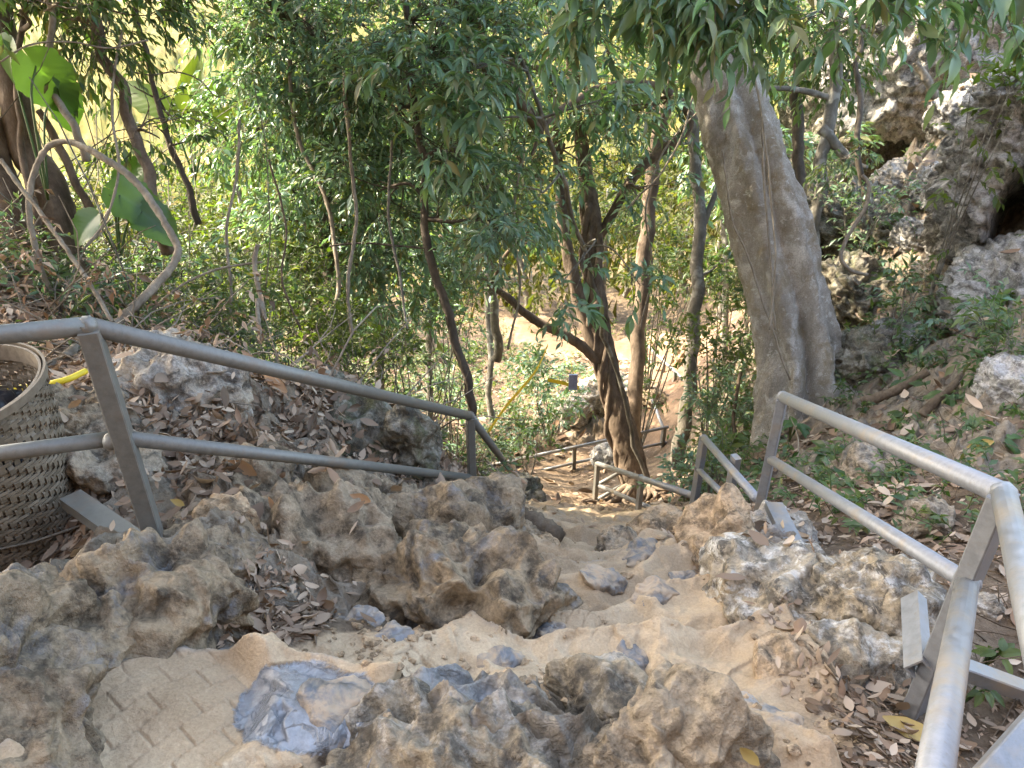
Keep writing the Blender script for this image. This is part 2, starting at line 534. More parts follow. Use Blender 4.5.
def ground_material():
    k = NT('trail_ground')
    path, rock, far = k.attr('path'), k.attr('rock'), k.attr('far')
    n0 = k.noise(1.3, 5, 0.6)
    n1 = k.noise(5.0, 6, 0.65)
    n2 = k.noise(22.0, 6, 0.7)
    n3 = k.noise(110.0, 4, 0.7)
    soil = k.ramp(n1, (0.3, (0.075, 0.05, 0.032)), (0.7, (0.19, 0.135, 0.088)))
    grass = k.ramp(k.noise(0.22, 6, 0.7), (0.3, (0.045, 0.06, 0.008)), (0.5, (0.095, 0.085, 0.012)), (0.7, (0.15, 0.095, 0.025)))
    soil = k.mix(far, soil, grass)
    dust = k.ramp(n1, (0.28, (0.325, 0.232, 0.142)), (0.5, (0.415, 0.308, 0.197)), (0.72, (0.475, 0.37, 0.25)))
    dust = k.mix(k.ramp(n0, (0.44, 0.0), (0.62, 0.6)), dust, (0.235, 0.165, 0.105))
    limes = k.ramp(n2, (0.3, (0.11, 0.092, 0.07)), (0.65, (0.26, 0.225, 0.175)))
    limes = k.mix(k.ramp(n1, (0.36, 0.8), (0.55, 0.05)), limes, (0.27, 0.2, 0.13))
    c = k.mix(rock, soil, limes)
    pm = k.math('ADD', path, k.math('MULTIPLY', k.math('SUBTRACT', n2, 0.5), 0.7), False)
    pm = k.ramp(pm, (0.3, 0.0), (0.55, 1.0))
    c = k.mix(pm, c, dust)
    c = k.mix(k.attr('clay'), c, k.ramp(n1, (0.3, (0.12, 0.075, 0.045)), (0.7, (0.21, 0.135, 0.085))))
    c = k.mix(1.0, c, k.ramp(n3, (0.3, 0.8), (0.7, 1.15)), 'MULTIPLY')
    pol = k.math('MULTIPLY', k.ramp(k.noise(3.6, 6, 0.65, dist=0.4), (0.50, 0.0), (0.68, 0.9)), k.attr('pol'))
    shn = k.math('ADD', k.attr('sheen'), k.math('MULTIPLY', k.math('SUBTRACT', k.noise(7.5, 6, 0.7, dist=0.6), 0.5), 2.6))
    shn = k.math('MULTIPLY', k.ramp(shn, (0.45, 0.0), (0.72, 1.0)), k.ramp(k.attr('sheen'), (0.0, 0.0), (0.3, 1.0)))
    pol = k.math('MAXIMUM', pol, shn)
    c = k.mix(pol, c, k.ramp(n2, (0.3, (0.11, 0.116, 0.124)), (0.7, (0.24, 0.25, 0.262))))  # polished stone; blue-grey base lightened to stand in for sky reflection
    h = k.math('ADD', n2, k.math('MULTIPLY', n3, 0.35))
    h = k.math('MULTIPLY', h, k.ramp(pol, (0.0, 1.0), (1.0, 0.3)))
    h = k.math('MULTIPLY', h, k.ramp(pm, (0.0, 1.0), (1.0, 0.45)))
    h = k.math('ADD', h, k.math('MULTIPLY', k.ramp(k.noise(9, 8, 0.6, dist=1.0), (0.44, 0.0), (0.5, 1.0)), k.math('ADD', k.math('MULTIPLY', pm, -0.28), 0.35)))
    nrm = k.bump(h, 0.8, 0.022)
    p = k.principled(c, 0.9, 0.2, nrm)
    k.set(p.inputs['Roughness'], k.ramp(pol, (0.0, 0.9), (1.0, 0.2)))
    k.set(p.inputs['Specular IOR Level'], k.ramp(pol, (0.0, 0.2), (1.0, 0.85)))
    return k.done(p)


M['ground'] = ground_material()
# ------------------------------------------------------------------ the ground: one sheet out to the horizon
CTRL = [  # seen points: column, row, metres along the view axis
    (512, 768, 1.95), (300, 768, 2.0), (160, 700, 2.06), (110, 760, 1.98), (20, 740, 1.9), (0, 640, 2.15), (300, 720, 2.1), (380, 655, 2.5),
    (270, 625, 2.75), (230, 590, 2.75), (560, 645, 3.0), (480, 660, 2.75), (640, 600, 3.55), (720, 650, 2.85), (790, 690, 2.42),
    (760, 768, 2.08), (690, 560, 4.0), (575, 565, 4.7), (590, 540, 6.2), (600, 520, 9.3), (595, 508, 11.6), (570, 488, 14.0), (560, 500, 11.5),
    (568, 480, 16.3), (520, 490, 13.0), (650, 470, 15.5), (664, 458, 17.0), (590, 400, 19.5), (545, 355, 26), (680, 400, 18.5), (660, 350, 25.5), (600, 345, 27),
    (190, 385, 4.3), (100, 410, 3.7), (150, 450, 3.6), (350, 440, 5.1), (430, 465, 5.6), (300, 500, 3.95), (200, 530, 3.15), (118, 572, 2.72),
    (80, 615, 2.45), (400, 488, 4.8), (500, 540, 4.6), (450, 590, 3.5), (330, 590, 3.0), (300, 385, 5.2), (380, 410, 5.8), (20, 600, 3.0), (60, 585, 2.98), (152, 552, 2.95),
    (1024, 768, 2.3), (960, 660, 2.75), (900, 730, 2.35), (900, 540, 4.0), (850, 470, 5.4), (800, 520, 4.5), (760, 520, 4.7), (950, 420, 6.2), (1000, 490, 4.3),
    (1020, 340, 6.6), (800, 420, 8.4), (860, 400, 8.0), (900, 310, 9.0), (850, 330, 9.5), (900, 210, 11.0), (960, 120, 12.5), (840, 230, 12.5), (960, 290, 9.0),
    (740, 450, 10.5), (700, 500, 8.0), (720, 420, 13), (750, 330, 17),
]
CTRL_W = [  # points the photograph hides
    (-.8, 5.6, -4.0), (-2.2, 5.6, -3.7), (-1.0, 7.2, -6.0), (-3.2, 6.2, -3.3), (-4.4, 7.2, -2.9), (-6.5, 6.5, -2.2), (-3.6, 4.0, -2.5), (-4.5, 2.5, -2.1), (-7, 3, -1.7),
    (-4.5, 10, -5.4), (-7.5, 10, -4.6), (-2.2, 9.5, -7.6), (-1.0, 12, -9.2), (-4, 14, -8.6), (-8, 14, -7.4), (-13, 11, -4.6), (-2, 18, -11.2), (-7, 20, -11.6), (-14, 20, -10),
    (-3, 28, -13.6), (-10, 30, -15), (-20, 30, -15.5), (2, 33, -14), (10, 32, -12.5), (10, 22, -8.5), (13, 14, -2.5), (8.5, 17, -6.5), (17, 24, -6),
    (-15, 50, -19), (-35, 45, -19), (0, 50, -17), (18, 50, -13), (40, 50, -8), (-50, 20, -14), (45, 20, -2),
    (-40, 90, -20), (0, 90, -20), (40, 90, -16), (-120, 140, -22), (0, 190, -22), (120, 140, -20), (-190, 0, -20), (190, 0, -10), (0, -190, 30),
    (5.5, 3.5, -2.3), (7.5, 7, -2.2), (9, 11, -1.8), (2.8, 1.5, -2.2), (4.5, 1.0, -1.6), (1.7, .3, -1.9), (0, 0, -1.5), (-1.5, .6, -1.55), (0, -1, -1.5), (-3, 0, -1.6), (3, -1.5, -1.5), (0, -1.7, -.9), (-3, -1.8, -.6), (3, -1.8, -.5), (0, -2.7, 2.8), (-4, -2.9, 2.6), (4, -2.9, 3.0), (0, -4.2, 6.8), (-5, -4, 6.2), (5, -4, 6.8), (0, -6.5, 9.5), (-8, -5, 6), (8, -5, 6.5), (0, -14, 13), (-14, -8, 9), (14, -8, 10),  # the steep rise behind the camera is added to block skylight
]
_C = np.array([W(*c) for c in CTRL] + [list(c) for c in CTRL_W])


def _warp(xy):
    r = np.linalg.norm(xy, axis=1, keepdims=True)
    return xy * (np.log1p(r / 1.5) / np.maximum(r, 1e-6))


def _kern(d2):
    return 0.5 * d2 * np.log(np.maximum(d2, 1e-12))


_A = _warp(_C[:, :2])
_NC = len(_A)
_K = _kern(((_A[:, None] - _A[None]) ** 2).sum(2)) + np.eye(_NC) * 0.004
_P = np.hstack([np.ones((_NC, 1)), _A])
_S = np.block([[_K, _P], [_P.T, np.zeros((3, 3))]])
_w = np.linalg.solve(_S, np.concatenate([_C[:, 2], np.zeros(3)]))


def macro(xy):
    xy = np.asarray(xy, float).reshape(-1, 2)
    out = np.empty(len(xy))
    for s in range(0, len(xy), 40000):
        q = _warp(xy[s:s + 40000])
        k = _kern(((q[:, None] - _A[None]) ** 2).sum(2))
        out[s:s + 40000] = k @ _w[:_NC] + _w[_NC] + q @ _w[_NC + 1:]
    return out


def seg_dist(xy, line):
    """Distance to a polyline of (x, y, half width) rows, less the half width."""
    best = np.full(len(xy), 1e9)
    for a, b in zip(line[:-1], line[1:]):
        ab = b[:2] - a[:2]
        t = np.clip(((xy - a[:2]) @ ab) / (ab @ ab), 0, 1)
        d = np.linalg.norm(xy - a[:2] - t[:, None] * ab, axis=1) - (a[2] + t * (b[2] - a[2]))
        best = np.minimum(best, d)
    return best


def _line(*pts):
    return np.array([[*W(px, py, t)[:2], w] for px, py, t, w in pts])


TRAILS = [
    _line((100, 800, 1.9, .2), (160, 700, 2.06, .2), (300, 712, 2.12, .2), (375, 655, 2.45, .2), (470, 665, 2.75, .22), (560, 640, 3.0, .3), (640, 600, 3.55, .42), (600, 560, 4.6, .4),
          (590, 535, 6.4, .5), (600, 518, 9.3, .8), (575, 490, 13.5, 1.3), (600, 470, 16.0, 1.2), (660, 420, 18.0, .9), (690, 395, 18.8, .9), (672, 360, 23.5, .9), (640, 345, 26.5, .8), (560, 345, 27, .8), (525, 340, 30, .6)),
    _line((640, 600, 3.55, .42), (700, 645, 2.95, .3), (770, 690, 2.42, .22), (765, 768, 2.05, .16)),
]


def path_mask(xy):
    d = np.minimum(seg_dist(xy, TRAILS[0]), seg_dist(xy, TRAILS[1]))
    r = np.linalg.norm(xy, axis=1)
    wob = fbm(np.column_stack([xy * 2.2, np.zeros(len(xy))]), 3) * 0.15 * np.clip(r / 3, .7, 4)
    soft = np.clip(r * 0.035, .05, .8)
    return 1 - sstep(-.4 * soft, soft, d + wob)


ROCKY = np.array([[*W(px, py, t)[:2], w] for px, py, t, w in [
    (60, 690, 2.0, .55), (200, 540, 3.0, .5), (320, 520, 3.6, .75), (430, 560, 3.8, .6), (180, 410, 4.0, .7), (350, 440, 4.6, .7), (430, 470, 5.0, .6), (500, 540, 4.6, .45),
    (520, 740, 2.0, .6), (820, 600, 3.0, .5), (730, 570, 3.7, .35), (900, 250, 10.0, 2.2), (950, 120, 12.0, 3.0), (930, 330, 8, 1.3), (880, 260, 9.5, 1.5), (960, 400, 6.5, .8), (1000, 440, 4.8, .4), (850, 300, 9.5, 1.2), (610, 400, 19, 1.6), (1000, 350, 6.6, .7), (860, 440, 6.0, .6)]])


def rock_mask(xy):
    m = np.zeros(len(xy))
    for x, y, w in ROCKY:
        m = np.maximum(m, 1 - sstep(.75, 1.35, np.hypot(xy[:, 0] - x, xy[:, 1] - y) / w))
    return m


_slab = W(160, 705, 2.06)
_slab2 = W(575, 640, 3.05)
_slab3 = W(390, 640, 2.55)


def detail(xy, z):
    """Surface relief on top of the broad shape; returns height, horizontal push, masks."""
    n = len(xy)
    r = np.linalg.norm(xy, axis=1)
    pm, rm = path_mask(xy), rock_mask(xy)
    near = 1 - sstep(7, 13, r)
    p3 = np.column_stack([xy, z])
    rm = np.clip(rm * 1.25 + fbm(p3 * 1.7, 3) * .35 * rm, 0, 1) * (1 - pm)
    # trodden steps: the trail drops in worn treads
    tread = .27
    ph = z / tread + fbm(p3 * 1.3, 2) * .55
    fr = ph - np.floor(ph)
    stepped = (np.floor(ph) + sstep(.42, .52, fr) - ph) * tread
    h = stepped * pm * near * .9
    brk = worley(p3 * np.array([2.6, 2.6, 4]) + np.column_stack([fbm(p3 * 3, 2), fbm(p3 * 3 + 7, 2), np.zeros(n)]) * .5)
    h += pm * near * (brk - .4) * .12
    h += pm * (fbm(p3 * 3.5, 4) * .020 + np.clip(fbm(p3 * 11, 3) - .25, 0, 1) * .02 + ridged(p3 * 6.5, 3) * .016 * (fbm(p3 * 1.9, 2) > -.1))
    h -= pm * near * sstep(.90, .985, ridged(p3 * 1.9 + 3, 2)) * .014
    # limestone: cupped hollows with crests, cracks, grain
    rel = np.zeros(n)
    sel = np.flatnonzero(rm > .01)
    full, p3 = p3, p3[sel]
    wp = p3 + np.column_stack([fbm(p3 * 3.1, 3), fbm(p3 * 3.1 + 9, 3), fbm(p3 * 3.1 + 21, 3)]) * .10
    cup = worley(wp * 4.6) ** 1.6
    cup2 = worley(wp * 10 + 4) ** 1.5
    rel[sel] = fbm(p3 * 1.6, 4) * .11 + (cup - .3) * .24 + (cup2 - .3) * .075 + (ridged(p3 * 7, 4) - .6) * .045 + fbm(p3 * 24, 3) * .007
    p3 = full
    h += rm * rel * (near + (1 - near) * 1.8)
    h += (1 - pm) * (1 - rm) * (fbm(p3 * 1.1, 5) * np.clip(.055 + r * .006, 0, .9) + fbm(p3 * 9, 3) * .012)
    far = sstep(22, 60, r)
    h += far * fbm(p3 * .05, 3) * 1.3
    smooth_h, grooves = fbm(p3 * 3.0, 2) * .008 + fbm(p3 * 14, 3) * .003, np.zeros(n)
    # brick pattern scored into the treads
    for c, ang, ext, sx, sy, cut in ((_slab, .9, .3, .14, .078, .007), (_slab2, 1.05, .22, .09, .06, .005), (_slab3, .9, .2, .1, .06, .005)):
        q = xy - c[:2]
        a = q[:, 0] * math.cos(ang) + q[:, 1] * math.sin(ang)
        b = -q[:, 0] * math.sin(ang) + q[:, 1] * math.cos(ang)
        row = np.floor(b / sy)
        g1 = np.abs(b / sy - row - .5)
        aa = a / sx + (row % 2) * .5
        g2 = np.abs(aa - np.floor(aa) - .5)
        gr = np.maximum(sstep(.5 - .0042 / sy, .5 - .001 / sy, g1), sstep(.5 - .0042 / sx, .5 - .001 / sx, g2))
        fade = 1 - sstep(.7, 1.1, np.hypot(q[:, 0], q[:, 1]) / ext + fbm(p3 * 5, 2) * .2)
        grooves = grooves - gr * fade * (c is _slab) * cut * 1.15 * (.4 + .6 * np.clip(fbm(p3 * 7 + 5, 2) + .7, 0, 1))
        h -= gr * fade * pm * cut * 2.0 * (.55 + .45 * np.clip(fbm(p3 * 7 + 5, 2) + .6, 0, 1))
    flat = 1 - sstep(.8, 1.15, np.hypot(*(xy - _slab[:2]).T) / .27)
    # the foot polished step beside it: a low worn hump in the bedrock
    q = xy - W(308, 712, 2.12)[:2]
    qa, qb = q[:, 0] * .93 + q[:, 1] * -.37, q[:, 0] * .37 + q[:, 1] * .93
    er = np.hypot(qa / .25, qb / .18) + fbm(p3 * 5, 3) * .10
    sheen = 1 - sstep(.72, 1.0, er)
    hump = (1 - sstep(.55, 1.12, er))
    h = h * (1 - hump) + hump * (.085 * (1 - .35 * er ** 2) + fbm(p3 * 6, 3) * .010 - .02 * sstep(.80, .9, ridged(p3 * 4.2 + 8, 2)))
    push = np.column_stack([fbm(p3 * 4 + 40, 3), fbm(p3 * 4 + 60, 3)]) * (rm * near * .05)[:, None]
    pol = np.clip(rm * near * (1 - sstep(.15, .6, np.minimum(seg_dist(xy, TRAILS[0]), seg_dist(xy, TRAILS[1])))) * 1.2, 0, 1)
    h = np.where(flat > 0, h * (1 - flat) + (smooth_h + grooves) * flat, h)
    riser = sstep(.34, .42, fr) * (1 - sstep(.5, .6, fr)) * pm * near * sstep(.0, .25, fbm(p3 * 1.8 + 50, 2) + .12)
    pol = np.maximum(pol, riser * 1.1)
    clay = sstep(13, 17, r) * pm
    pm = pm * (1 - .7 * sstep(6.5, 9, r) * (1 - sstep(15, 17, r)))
    return h, push, pm * (1 - .8 * sheen), rm, far, pol, clay, sheen


def ground_z(x, y):
    xy = np.column_stack([np.atleast_1d(np.asarray(x, float)), np.atleast_1d(np.asarray(y, float))])
    z = macro(xy)
    return z + detail(xy, z)[0]


def gz(x, y):
    return float(ground_z(x, y)[0])


def hit_t(px, py, t0=1.2, t1=80):
    """How far along the view axis the ground lies behind a spot of the photograph."""
    ts = np.exp(np.linspace(math.log(t0), math.log(t1), 260))
    p = np.array([W(px, py, t) for t in ts])
    below = np.flatnonzero(p[:, 2] < macro(p[:, :2]))
    return float(ts[below[0]]) if len(below) else t1


def on_ground(px, py, t):
    p = W(px, py, t)
    p[2] = gz(p[0], p[1])
    return p


_az = np.concatenate([np.radians(np.linspace(-56, 56, 860)), np.radians(np.linspace(58, 302, 90))])
_r = np.concatenate([np.exp(np.linspace(math.log(.55), math.log(5), 520)), np.exp(np.linspace(math.log(5.03), math.log(18), 190)), np.exp(np.linspace(math.log(18.3), math.log(320), 110))])
_nr, _na = len(_r), len(_az)
_xy = np.stack([np.sin(_az)[None] * _r[:, None], np.cos(_az)[None] * _r[:, None]], -1).reshape(-1, 2)
_xy = np.vstack([_xy, [[0, 0]]])
_z = macro(_xy)
_h, _push, G_PATH, G_ROCK, G_FAR, G_POL, G_CLAY, G_SHEEN = detail(_xy, _z)
G_V = np.column_stack([_xy + _push, _z + _h])
_i = np.arange(_nr - 1)[:, None] * _na + np.arange(_na)[None]
_j = np.arange(_nr - 1)[:, None] * _na + (np.arange(_na)[None] + 1) % _na
_q = np.stack([_i, _i + _na, _j + _na, _j], -1).reshape(-1, 4)
_k = np.arange(_na)
_t = np.stack([np.full(_na, _nr * _na), _k, (_k + 1) % _na], 1)
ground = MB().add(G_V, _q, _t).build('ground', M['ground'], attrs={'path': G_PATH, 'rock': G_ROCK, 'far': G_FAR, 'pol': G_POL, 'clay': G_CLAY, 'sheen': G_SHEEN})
tag(ground, 'steep dusty trail and rocky leaf strewn slope dropping into the valley', 'ground', kind='structure')
# normals of the sheet on its grid, for laying things on it
_g = G_V[:-1].reshape(_nr, _na, 3)
G_N = unit(np.cross(np.gradient(_g, axis=1), np.gradient(_g, axis=0))).reshape(-1, 3)
G_N[G_N[:, 2] < 0] *= -1
G_N = np.vstack([G_N, [[0, 0, 1]]])
G_AREA = (np.gradient(_r)[:, None] * _r[:, None] * np.abs(np.gradient(_az))[None]).ravel()
G_AREA = np.append(G_AREA, 0)
# ------------------------------------------------------------------ boulders
_SPH = {}


def sphere(level):
    if level not in _SPH:
        bm = bmesh.new()
        bmesh.ops.create_icosphere(bm, subdivisions=level, radius=1)
        bm.verts.ensure_lookup_table()
        _SPH[level] = (np.array([v.co[:] for v in bm.verts]), np.array([[v.index for v in f.verts] for f in bm.faces]))
        bm.free()
    return _SPH[level]


LITTER_ON = []     # (points, normals, weight) where dead leaves may lie


def rock(name, label, cat, c, rad, mat, seed, level=6, rot=0.0, tilt=(0, 0), cup=0.120, cupf=15.0, rough=0.05, planes=0, lobes=0.22, flute=0.0, group=None, litter=0.0, cut=0.7, grain=0.006, holes=(), ledge=0.0, lh=.085):
    U, F = sphere(level)
    rad = np.asarray(rad, float)
    s = rad.mean()
    off = np.array([seed * 13.7, seed * 7.3, seed * 3.1])
    rg = np.random.default_rng(seed)
    P = U * rad
    P = P + U * (fbm(P / s * 1.0 + off, 3) * lobes * s)[:, None]
    for _ in range(planes):
        nrm = unit(rg.normal(size=3) * np.array([1, 1, .8]))
        d = (P @ nrm)
        lim = np.abs(nrm * rad).sum() * rg.uniform(.45, .78)
        over = np.maximum(d - lim, 0)
        P = P - nrm * (over * cut)[:, None] * 1.25 * np.minimum(1, over / (0.03 * s) + .3)[:, None]
    Q = P + off
    wv = np.column_stack([fbm(Q * 4, 3), fbm(Q * 4 + 11, 3), fbm(Q * 4 + 23, 3)])
    d = np.zeros(len(P))
    if cup:
        c1 = worley((Q + wv * .06) * cupf / 1.6 + seed) ** 1.25
        c2 = worley((Q + wv * .05) * cupf + 5) ** 1.2
        d += (c1 - .3) * cup + (c2 - .3) * cup * .45
    if flute:
        ph = (P[:, 0] * .9 + P[:, 1] * .45) * 13 + fbm(Q * 2.2, 2) * 2.2
        d += (np.abs(np.sin(ph)) ** .7 - .6) * flute
    if ledge:
        lz = (P[:, 2] + .25 * P[:, 0]) / lh + fbm(Q * 2.6, 4) * 1.7
        lf = lz - np.floor(lz)
        d += (np.where(lf < .8, lf / .8, (1 - lf) / .2) - .5) * ledge
    d += (ridged(Q * 5.5, 4) - .62) * rough * 2 + fbm(Q * 26, 3) * grain
    N = unit(U / rad)
    P = P + N * d[:, None]
    ca, sa = math.cos(rot), math.sin(rot)
    R = np.array(Matrix.Rotation(rot, 3, 'Z') @ Matrix.Rotation(tilt[0], 3, 'X') @ Matrix.Rotation(tilt[1], 3, 'Y'))
    P = P @ R.T + np.asarray(c)
    for hc, hw, hh, hd in holes:      # a cavity eaten into the face round hc
        ax = unit(np.asarray(hc))
        sx = unit(np.cross(ax, [0, 0, 1.0]))
        sy = np.cross(sx, ax)
        q = P - hc
        fall = np.exp(-(((q @ sx) / hw) ** 2 + ((q @ sy) / hh) ** 2) ** 2) * ((P - np.asarray(c)) @ ax < .2)
        P = P + ax * (fall * hd)[:, None]
    o = MB().add(P, F).build(name, mat, loc=c)
    tag(o, label, cat, group)
    if litter:
        NN = np.empty(len(P) * 3, np.float32)
        o.data.vertices.foreach_get('normal', NN)
        NN = NN.reshape(-1, 3)
        LITTER_ON.append((P, NN, np.clip(NN[:, 2] - .35, 0, 1) * litter * (rad[0] * rad[1] * 3 / len(P))))
    return o


def R(px, py, t, dz=0.0):
    p = W(px, py, t)
    p[2] += dz
    return p


rock('boulder', 'fractured grey limestone block at the front edge of the trail', 'rock', R(470, 800, 1.98), (.36, .24, .24), M['rock_front'], 3, 7, .2, planes=16, cut=.95, cup=0.082, cupf=12.2, rough=0.030, grain=.008, ledge=.014)
rock('boulder', 'brown fluted limestone boulder with smooth hollows in front of the trodden tread', 'rock', R(655, 790, 2.02), (.22, .2, .27), M['rock_brown_dry'], 5, 7, .3, (.1, .15), cup=0.130, cupf=8.1, rough=0.018, flute=.035, ledge=.035, planes=7)
rock('boulder', 'big scalloped boulder with dark polished crests and a shaded overhang left of the trail', 'rock', R(452, 603, 3.22), (.40, .28, .25), M['rock_brown'], 8, 7, -.25, (.0, -.12), cup=0.244, cupf=7.5, rough=0.018, ledge=.035, planes=7)
rock('boulder', 'hollowed pale brown boulder under the lower end of the left handrail', 'rock', R(450, 545, 4.1), (.40, .32, .22), M['rock_brown'], 11, 6, .35, cup=0.276, cupf=6.1, rough=0.018, litter=.3, ledge=.035, planes=7)
rock('rock_ledge', 'scalloped rock ledge beside the scored slab and below the left post', 'rock', R(152, 606, 2.52), (.26, .2, .17), M['rock_brown'], 14, 6, .7, cup=0.211, cupf=8.9, rough=0.018, ledge=.035, planes=7)
rock('rock_ledge', 'dark pitted rock ledge in the bottom left corner', 'rock', R(2, 715, 2.06, .04), (.2, .34, .24), M['rock_brown'], 17, 6, .3, cup=0.194, cupf=10.9, rough=0.024, ledge=.035, planes=7)
rock('rock_wall', 'scalloped low rock wall behind the leafy hollow', 'rock', R(285, 552, 3.35), (.48, .22, .2), M['rock_brown_dry'], 19, 6, .12, cup=0.259, cupf=7.5, rough=0.018, litter=.8, ledge=.035, planes=7)
rock('boulder', 'smooth tan block behind the left post next to a yellow leaf', 'rock', R(228, 520, 3.05), (.13, .11, .09), M['rock_tan'], 23, 6, .5, planes=6, cup=.03, rough=0.012)
rock('boulder', 'rounded grey knoll topping the leafy bank behind the handrail', 'rock', R(178, 392, 4.3), (.34, .3, .26), M['rock_pale'], 29, 6, .2, cup=0.130, cupf=10.9, rough=0.030, litter=1.2)
rock('boulder', 'pitted grey rock seen between the basket and the left post', 'rock', R(100, 470, 3.45), (.17, .15, .12), M['rock_grey'], 31, 6, .2, cup=0.162, cupf=12.2, rough=0.024)
rock('boulder', 'flat brown rock under the upper left handrail beside the yellow pipe', 'rock', R(78, 425, 3.6), (.24, .24, .13), M['rock_brown_dry'], 33, 6, .2, cup=.05, rough=0.024, litter=.6, ledge=.035, planes=7)
rock('boulder', 'upright mossy rock standing below the left handrail', 'rock', R(413, 448, 5.2), (.19, .17, .34), M['rock_moss'], 37, 6, .2, (.0, -.12), cup=.05, planes=5, rough=0.030)
rock('boulder', 'broad leaf covered rock hump in the middle of the left bank', 'rock', R(320, 428, 5.35), (.7, .45, .24), M['rock_moss'], 39, 6, -.2, cup=0.145, cupf=6.9, rough=0.030, litter=2.2)
rock('boulder', 'cupped brown rock with litter lying in its hollow above the rock wall', 'rock', R(345, 505, 4.05), (.26, .22, .15), M['rock_brown_dry'], 41, 6, .6, cup=0.259, cupf=6.9, rough=0.018, litter=1.0, ledge=.035, planes=7)
rock('boulder', 'large pale tan limestone boulder against the foot of the right handrail', 'rock', R(775, 612, 3.25), (.35, .36, .3), M['rock_lichen'], 43, 6, .4, (.1, .1), cup=.05, planes=7, rough=0.030, litter=.25)
rock('boulder', 'black and white lichened limestone boulder behind the short steel channel', 'rock', R(868, 622, 3.0), (.24, .26, .27), M['rock_lichen'], 47, 6, .4, cup=.06, planes=6, rough=0.042)
rock('boulder', 'stump shaped tan rock below the middle right post', 'rock', R(722, 552, 4.05), (.17, .19, .27), M['rock_tan'], 51, 6, .4, (.1, .05), cup=0.145, cupf=8.1, rough=0.024, litter=.5)
rock('boulder', 'leaf littered rock between the stump shaped rock and the loose channel', 'rock', R(775, 545, 4.3), (.24, .22, .17), M['rock_pale'], 53, 6, .4, cup=.05, planes=5, rough=0.030, litter=2.0)
rock('rock_slab', 'tilted grey slab leaning across the drop of the trail', 'rock', R(624, 556, 4.75), (.17, .2, .06), M['rock_grey'], 57, 6, .5, (.35, -.45), cup=.02, planes=6, rough=0.012)
rock('boulder', 'rounded tan boulder under the foot of the second right handrail', 'rock', R(664, 540, 5.2), (.24, .24, .17), M['rock_tan'], 59, 6, .2, cup=.03, planes=6, rough=0.018)
rock('boulder', 'small rounded tan boulder left of the drop in the trail', 'rock', R(541, 550, 4.75), (.11, .11, .10), M['rock_tan'], 61, 6, .2, cup=.03, rough=0.018)
rock('boulder', 'tan boulder wedged beneath the dark weathered log', 'rock', R(515, 540, 4.75), (.14, .13, .11), M['rock_brown_dry'], 63, 6, .8, cup=.05, planes=4, rough=0.018, ledge=.014)
rock('rock_slab', 'tan flat stone with a cracked rim between trail and lichened boulder', 'rock', R(788, 664, 2.6, .0), (.16, .12, .06), M['rock_tan'], 67, 6, -.3, (.1, .05), cup=.02, planes=4, rough=0.012)
for px, py, t, rx, ry, rz, mat, sd, lab in [
        (18, 742, 1.9, .2, .24, .17, 'rock_brown', 241, 'pitted brown lump at the very bottom left corner'), (70, 645, 2.3, .24, .18, .12, 'rock_brown', 201, 'low layered ledge between the two left ledges'), (205, 570, 2.85, .2, .16, .12, 'rock_brown', 203, 'narrow layered ledge above the leafy hollow'),
        (375, 560, 3.55, .2, .18, .15, 'rock_brown', 207, 'ridged rock joining the scalloped wall to the overhanging boulder'),
        (245, 485, 3.75, .28, .2, .13, 'rock_brown_dry', 213, 'crumbling ledge under the middle of the left lower rail'), (400, 515, 4.4, .3, .2, .13, 'rock_brown_dry', 217, 'jagged ledge below the left rail end'),
        (600, 705, 2.35, .16, .12, .09, 'rock_front', 219, 'grey jagged crest between the two front boulders'), (395, 735, 2.08, .13, .1, .07, 'rock_front', 223, 'broken grey edge right of the polished step'),
        (845, 672, 2.72, .16, .1, .1, 'rock_lichen', 229, 'pale broken foot of the lichened boulder')]:
    rock('rock_ledge', lab, 'rock', R(px, py, t), (rx, ry, rz), M[mat], sd, 6, sd * .3, cup=0.145, cupf=8.5, planes=8, rough=0.024, ledge=.014)
_pol = [ (600, 600, 3.7, .075, 'wedge shaped polished stone in the middle of the trail'),
        (651, 620, 3.35, .065, 'triangular dark blue polished stone right of the trail middle'), (688, 612, 3.5, .06, 'flat polished stone against the tan boulder on the right'),
        (629, 667, 2.75, .06, 'pale grey polished stone behind the front boulders'), (545, 640, 3.05, .045, 'small polished stone set in the middle tread'),
        (363, 614, 2.85, .045, 'small black shiny stone on the upper left tread'), (393, 632, 2.72, .05, 'dark polished stone under the scalloped overhang'),
        (503, 668, 2.7, .05, 'long thin polished stone behind the fractured grey block'), (640, 572, 4.3, .09, 'long dark polished edge across the upper trail'),
        (350, 720, 2.12, .09, 'cracked polished stone right of the big blue slab'), (770, 735, 2.15, .05, 'polished stone at the bottom right of the trail')]
for _n, (px, py, t, s, lab) in enumerate(_pol):
    rock('polished_stone', lab, 'stone', on_ground(px, py, t) + np.array([0, 0, -s * .06]), (s * 1.75, s * 1.1, s * .42), M['polished'], 80 + _n, 5, RNG.uniform(-1, 1), (.1, RNG.uniform(-.4, .4)), cup=.02, cupf=21.0, planes=5, rough=.012, lobes=.3, grain=.002, group='polished stones along the trail')
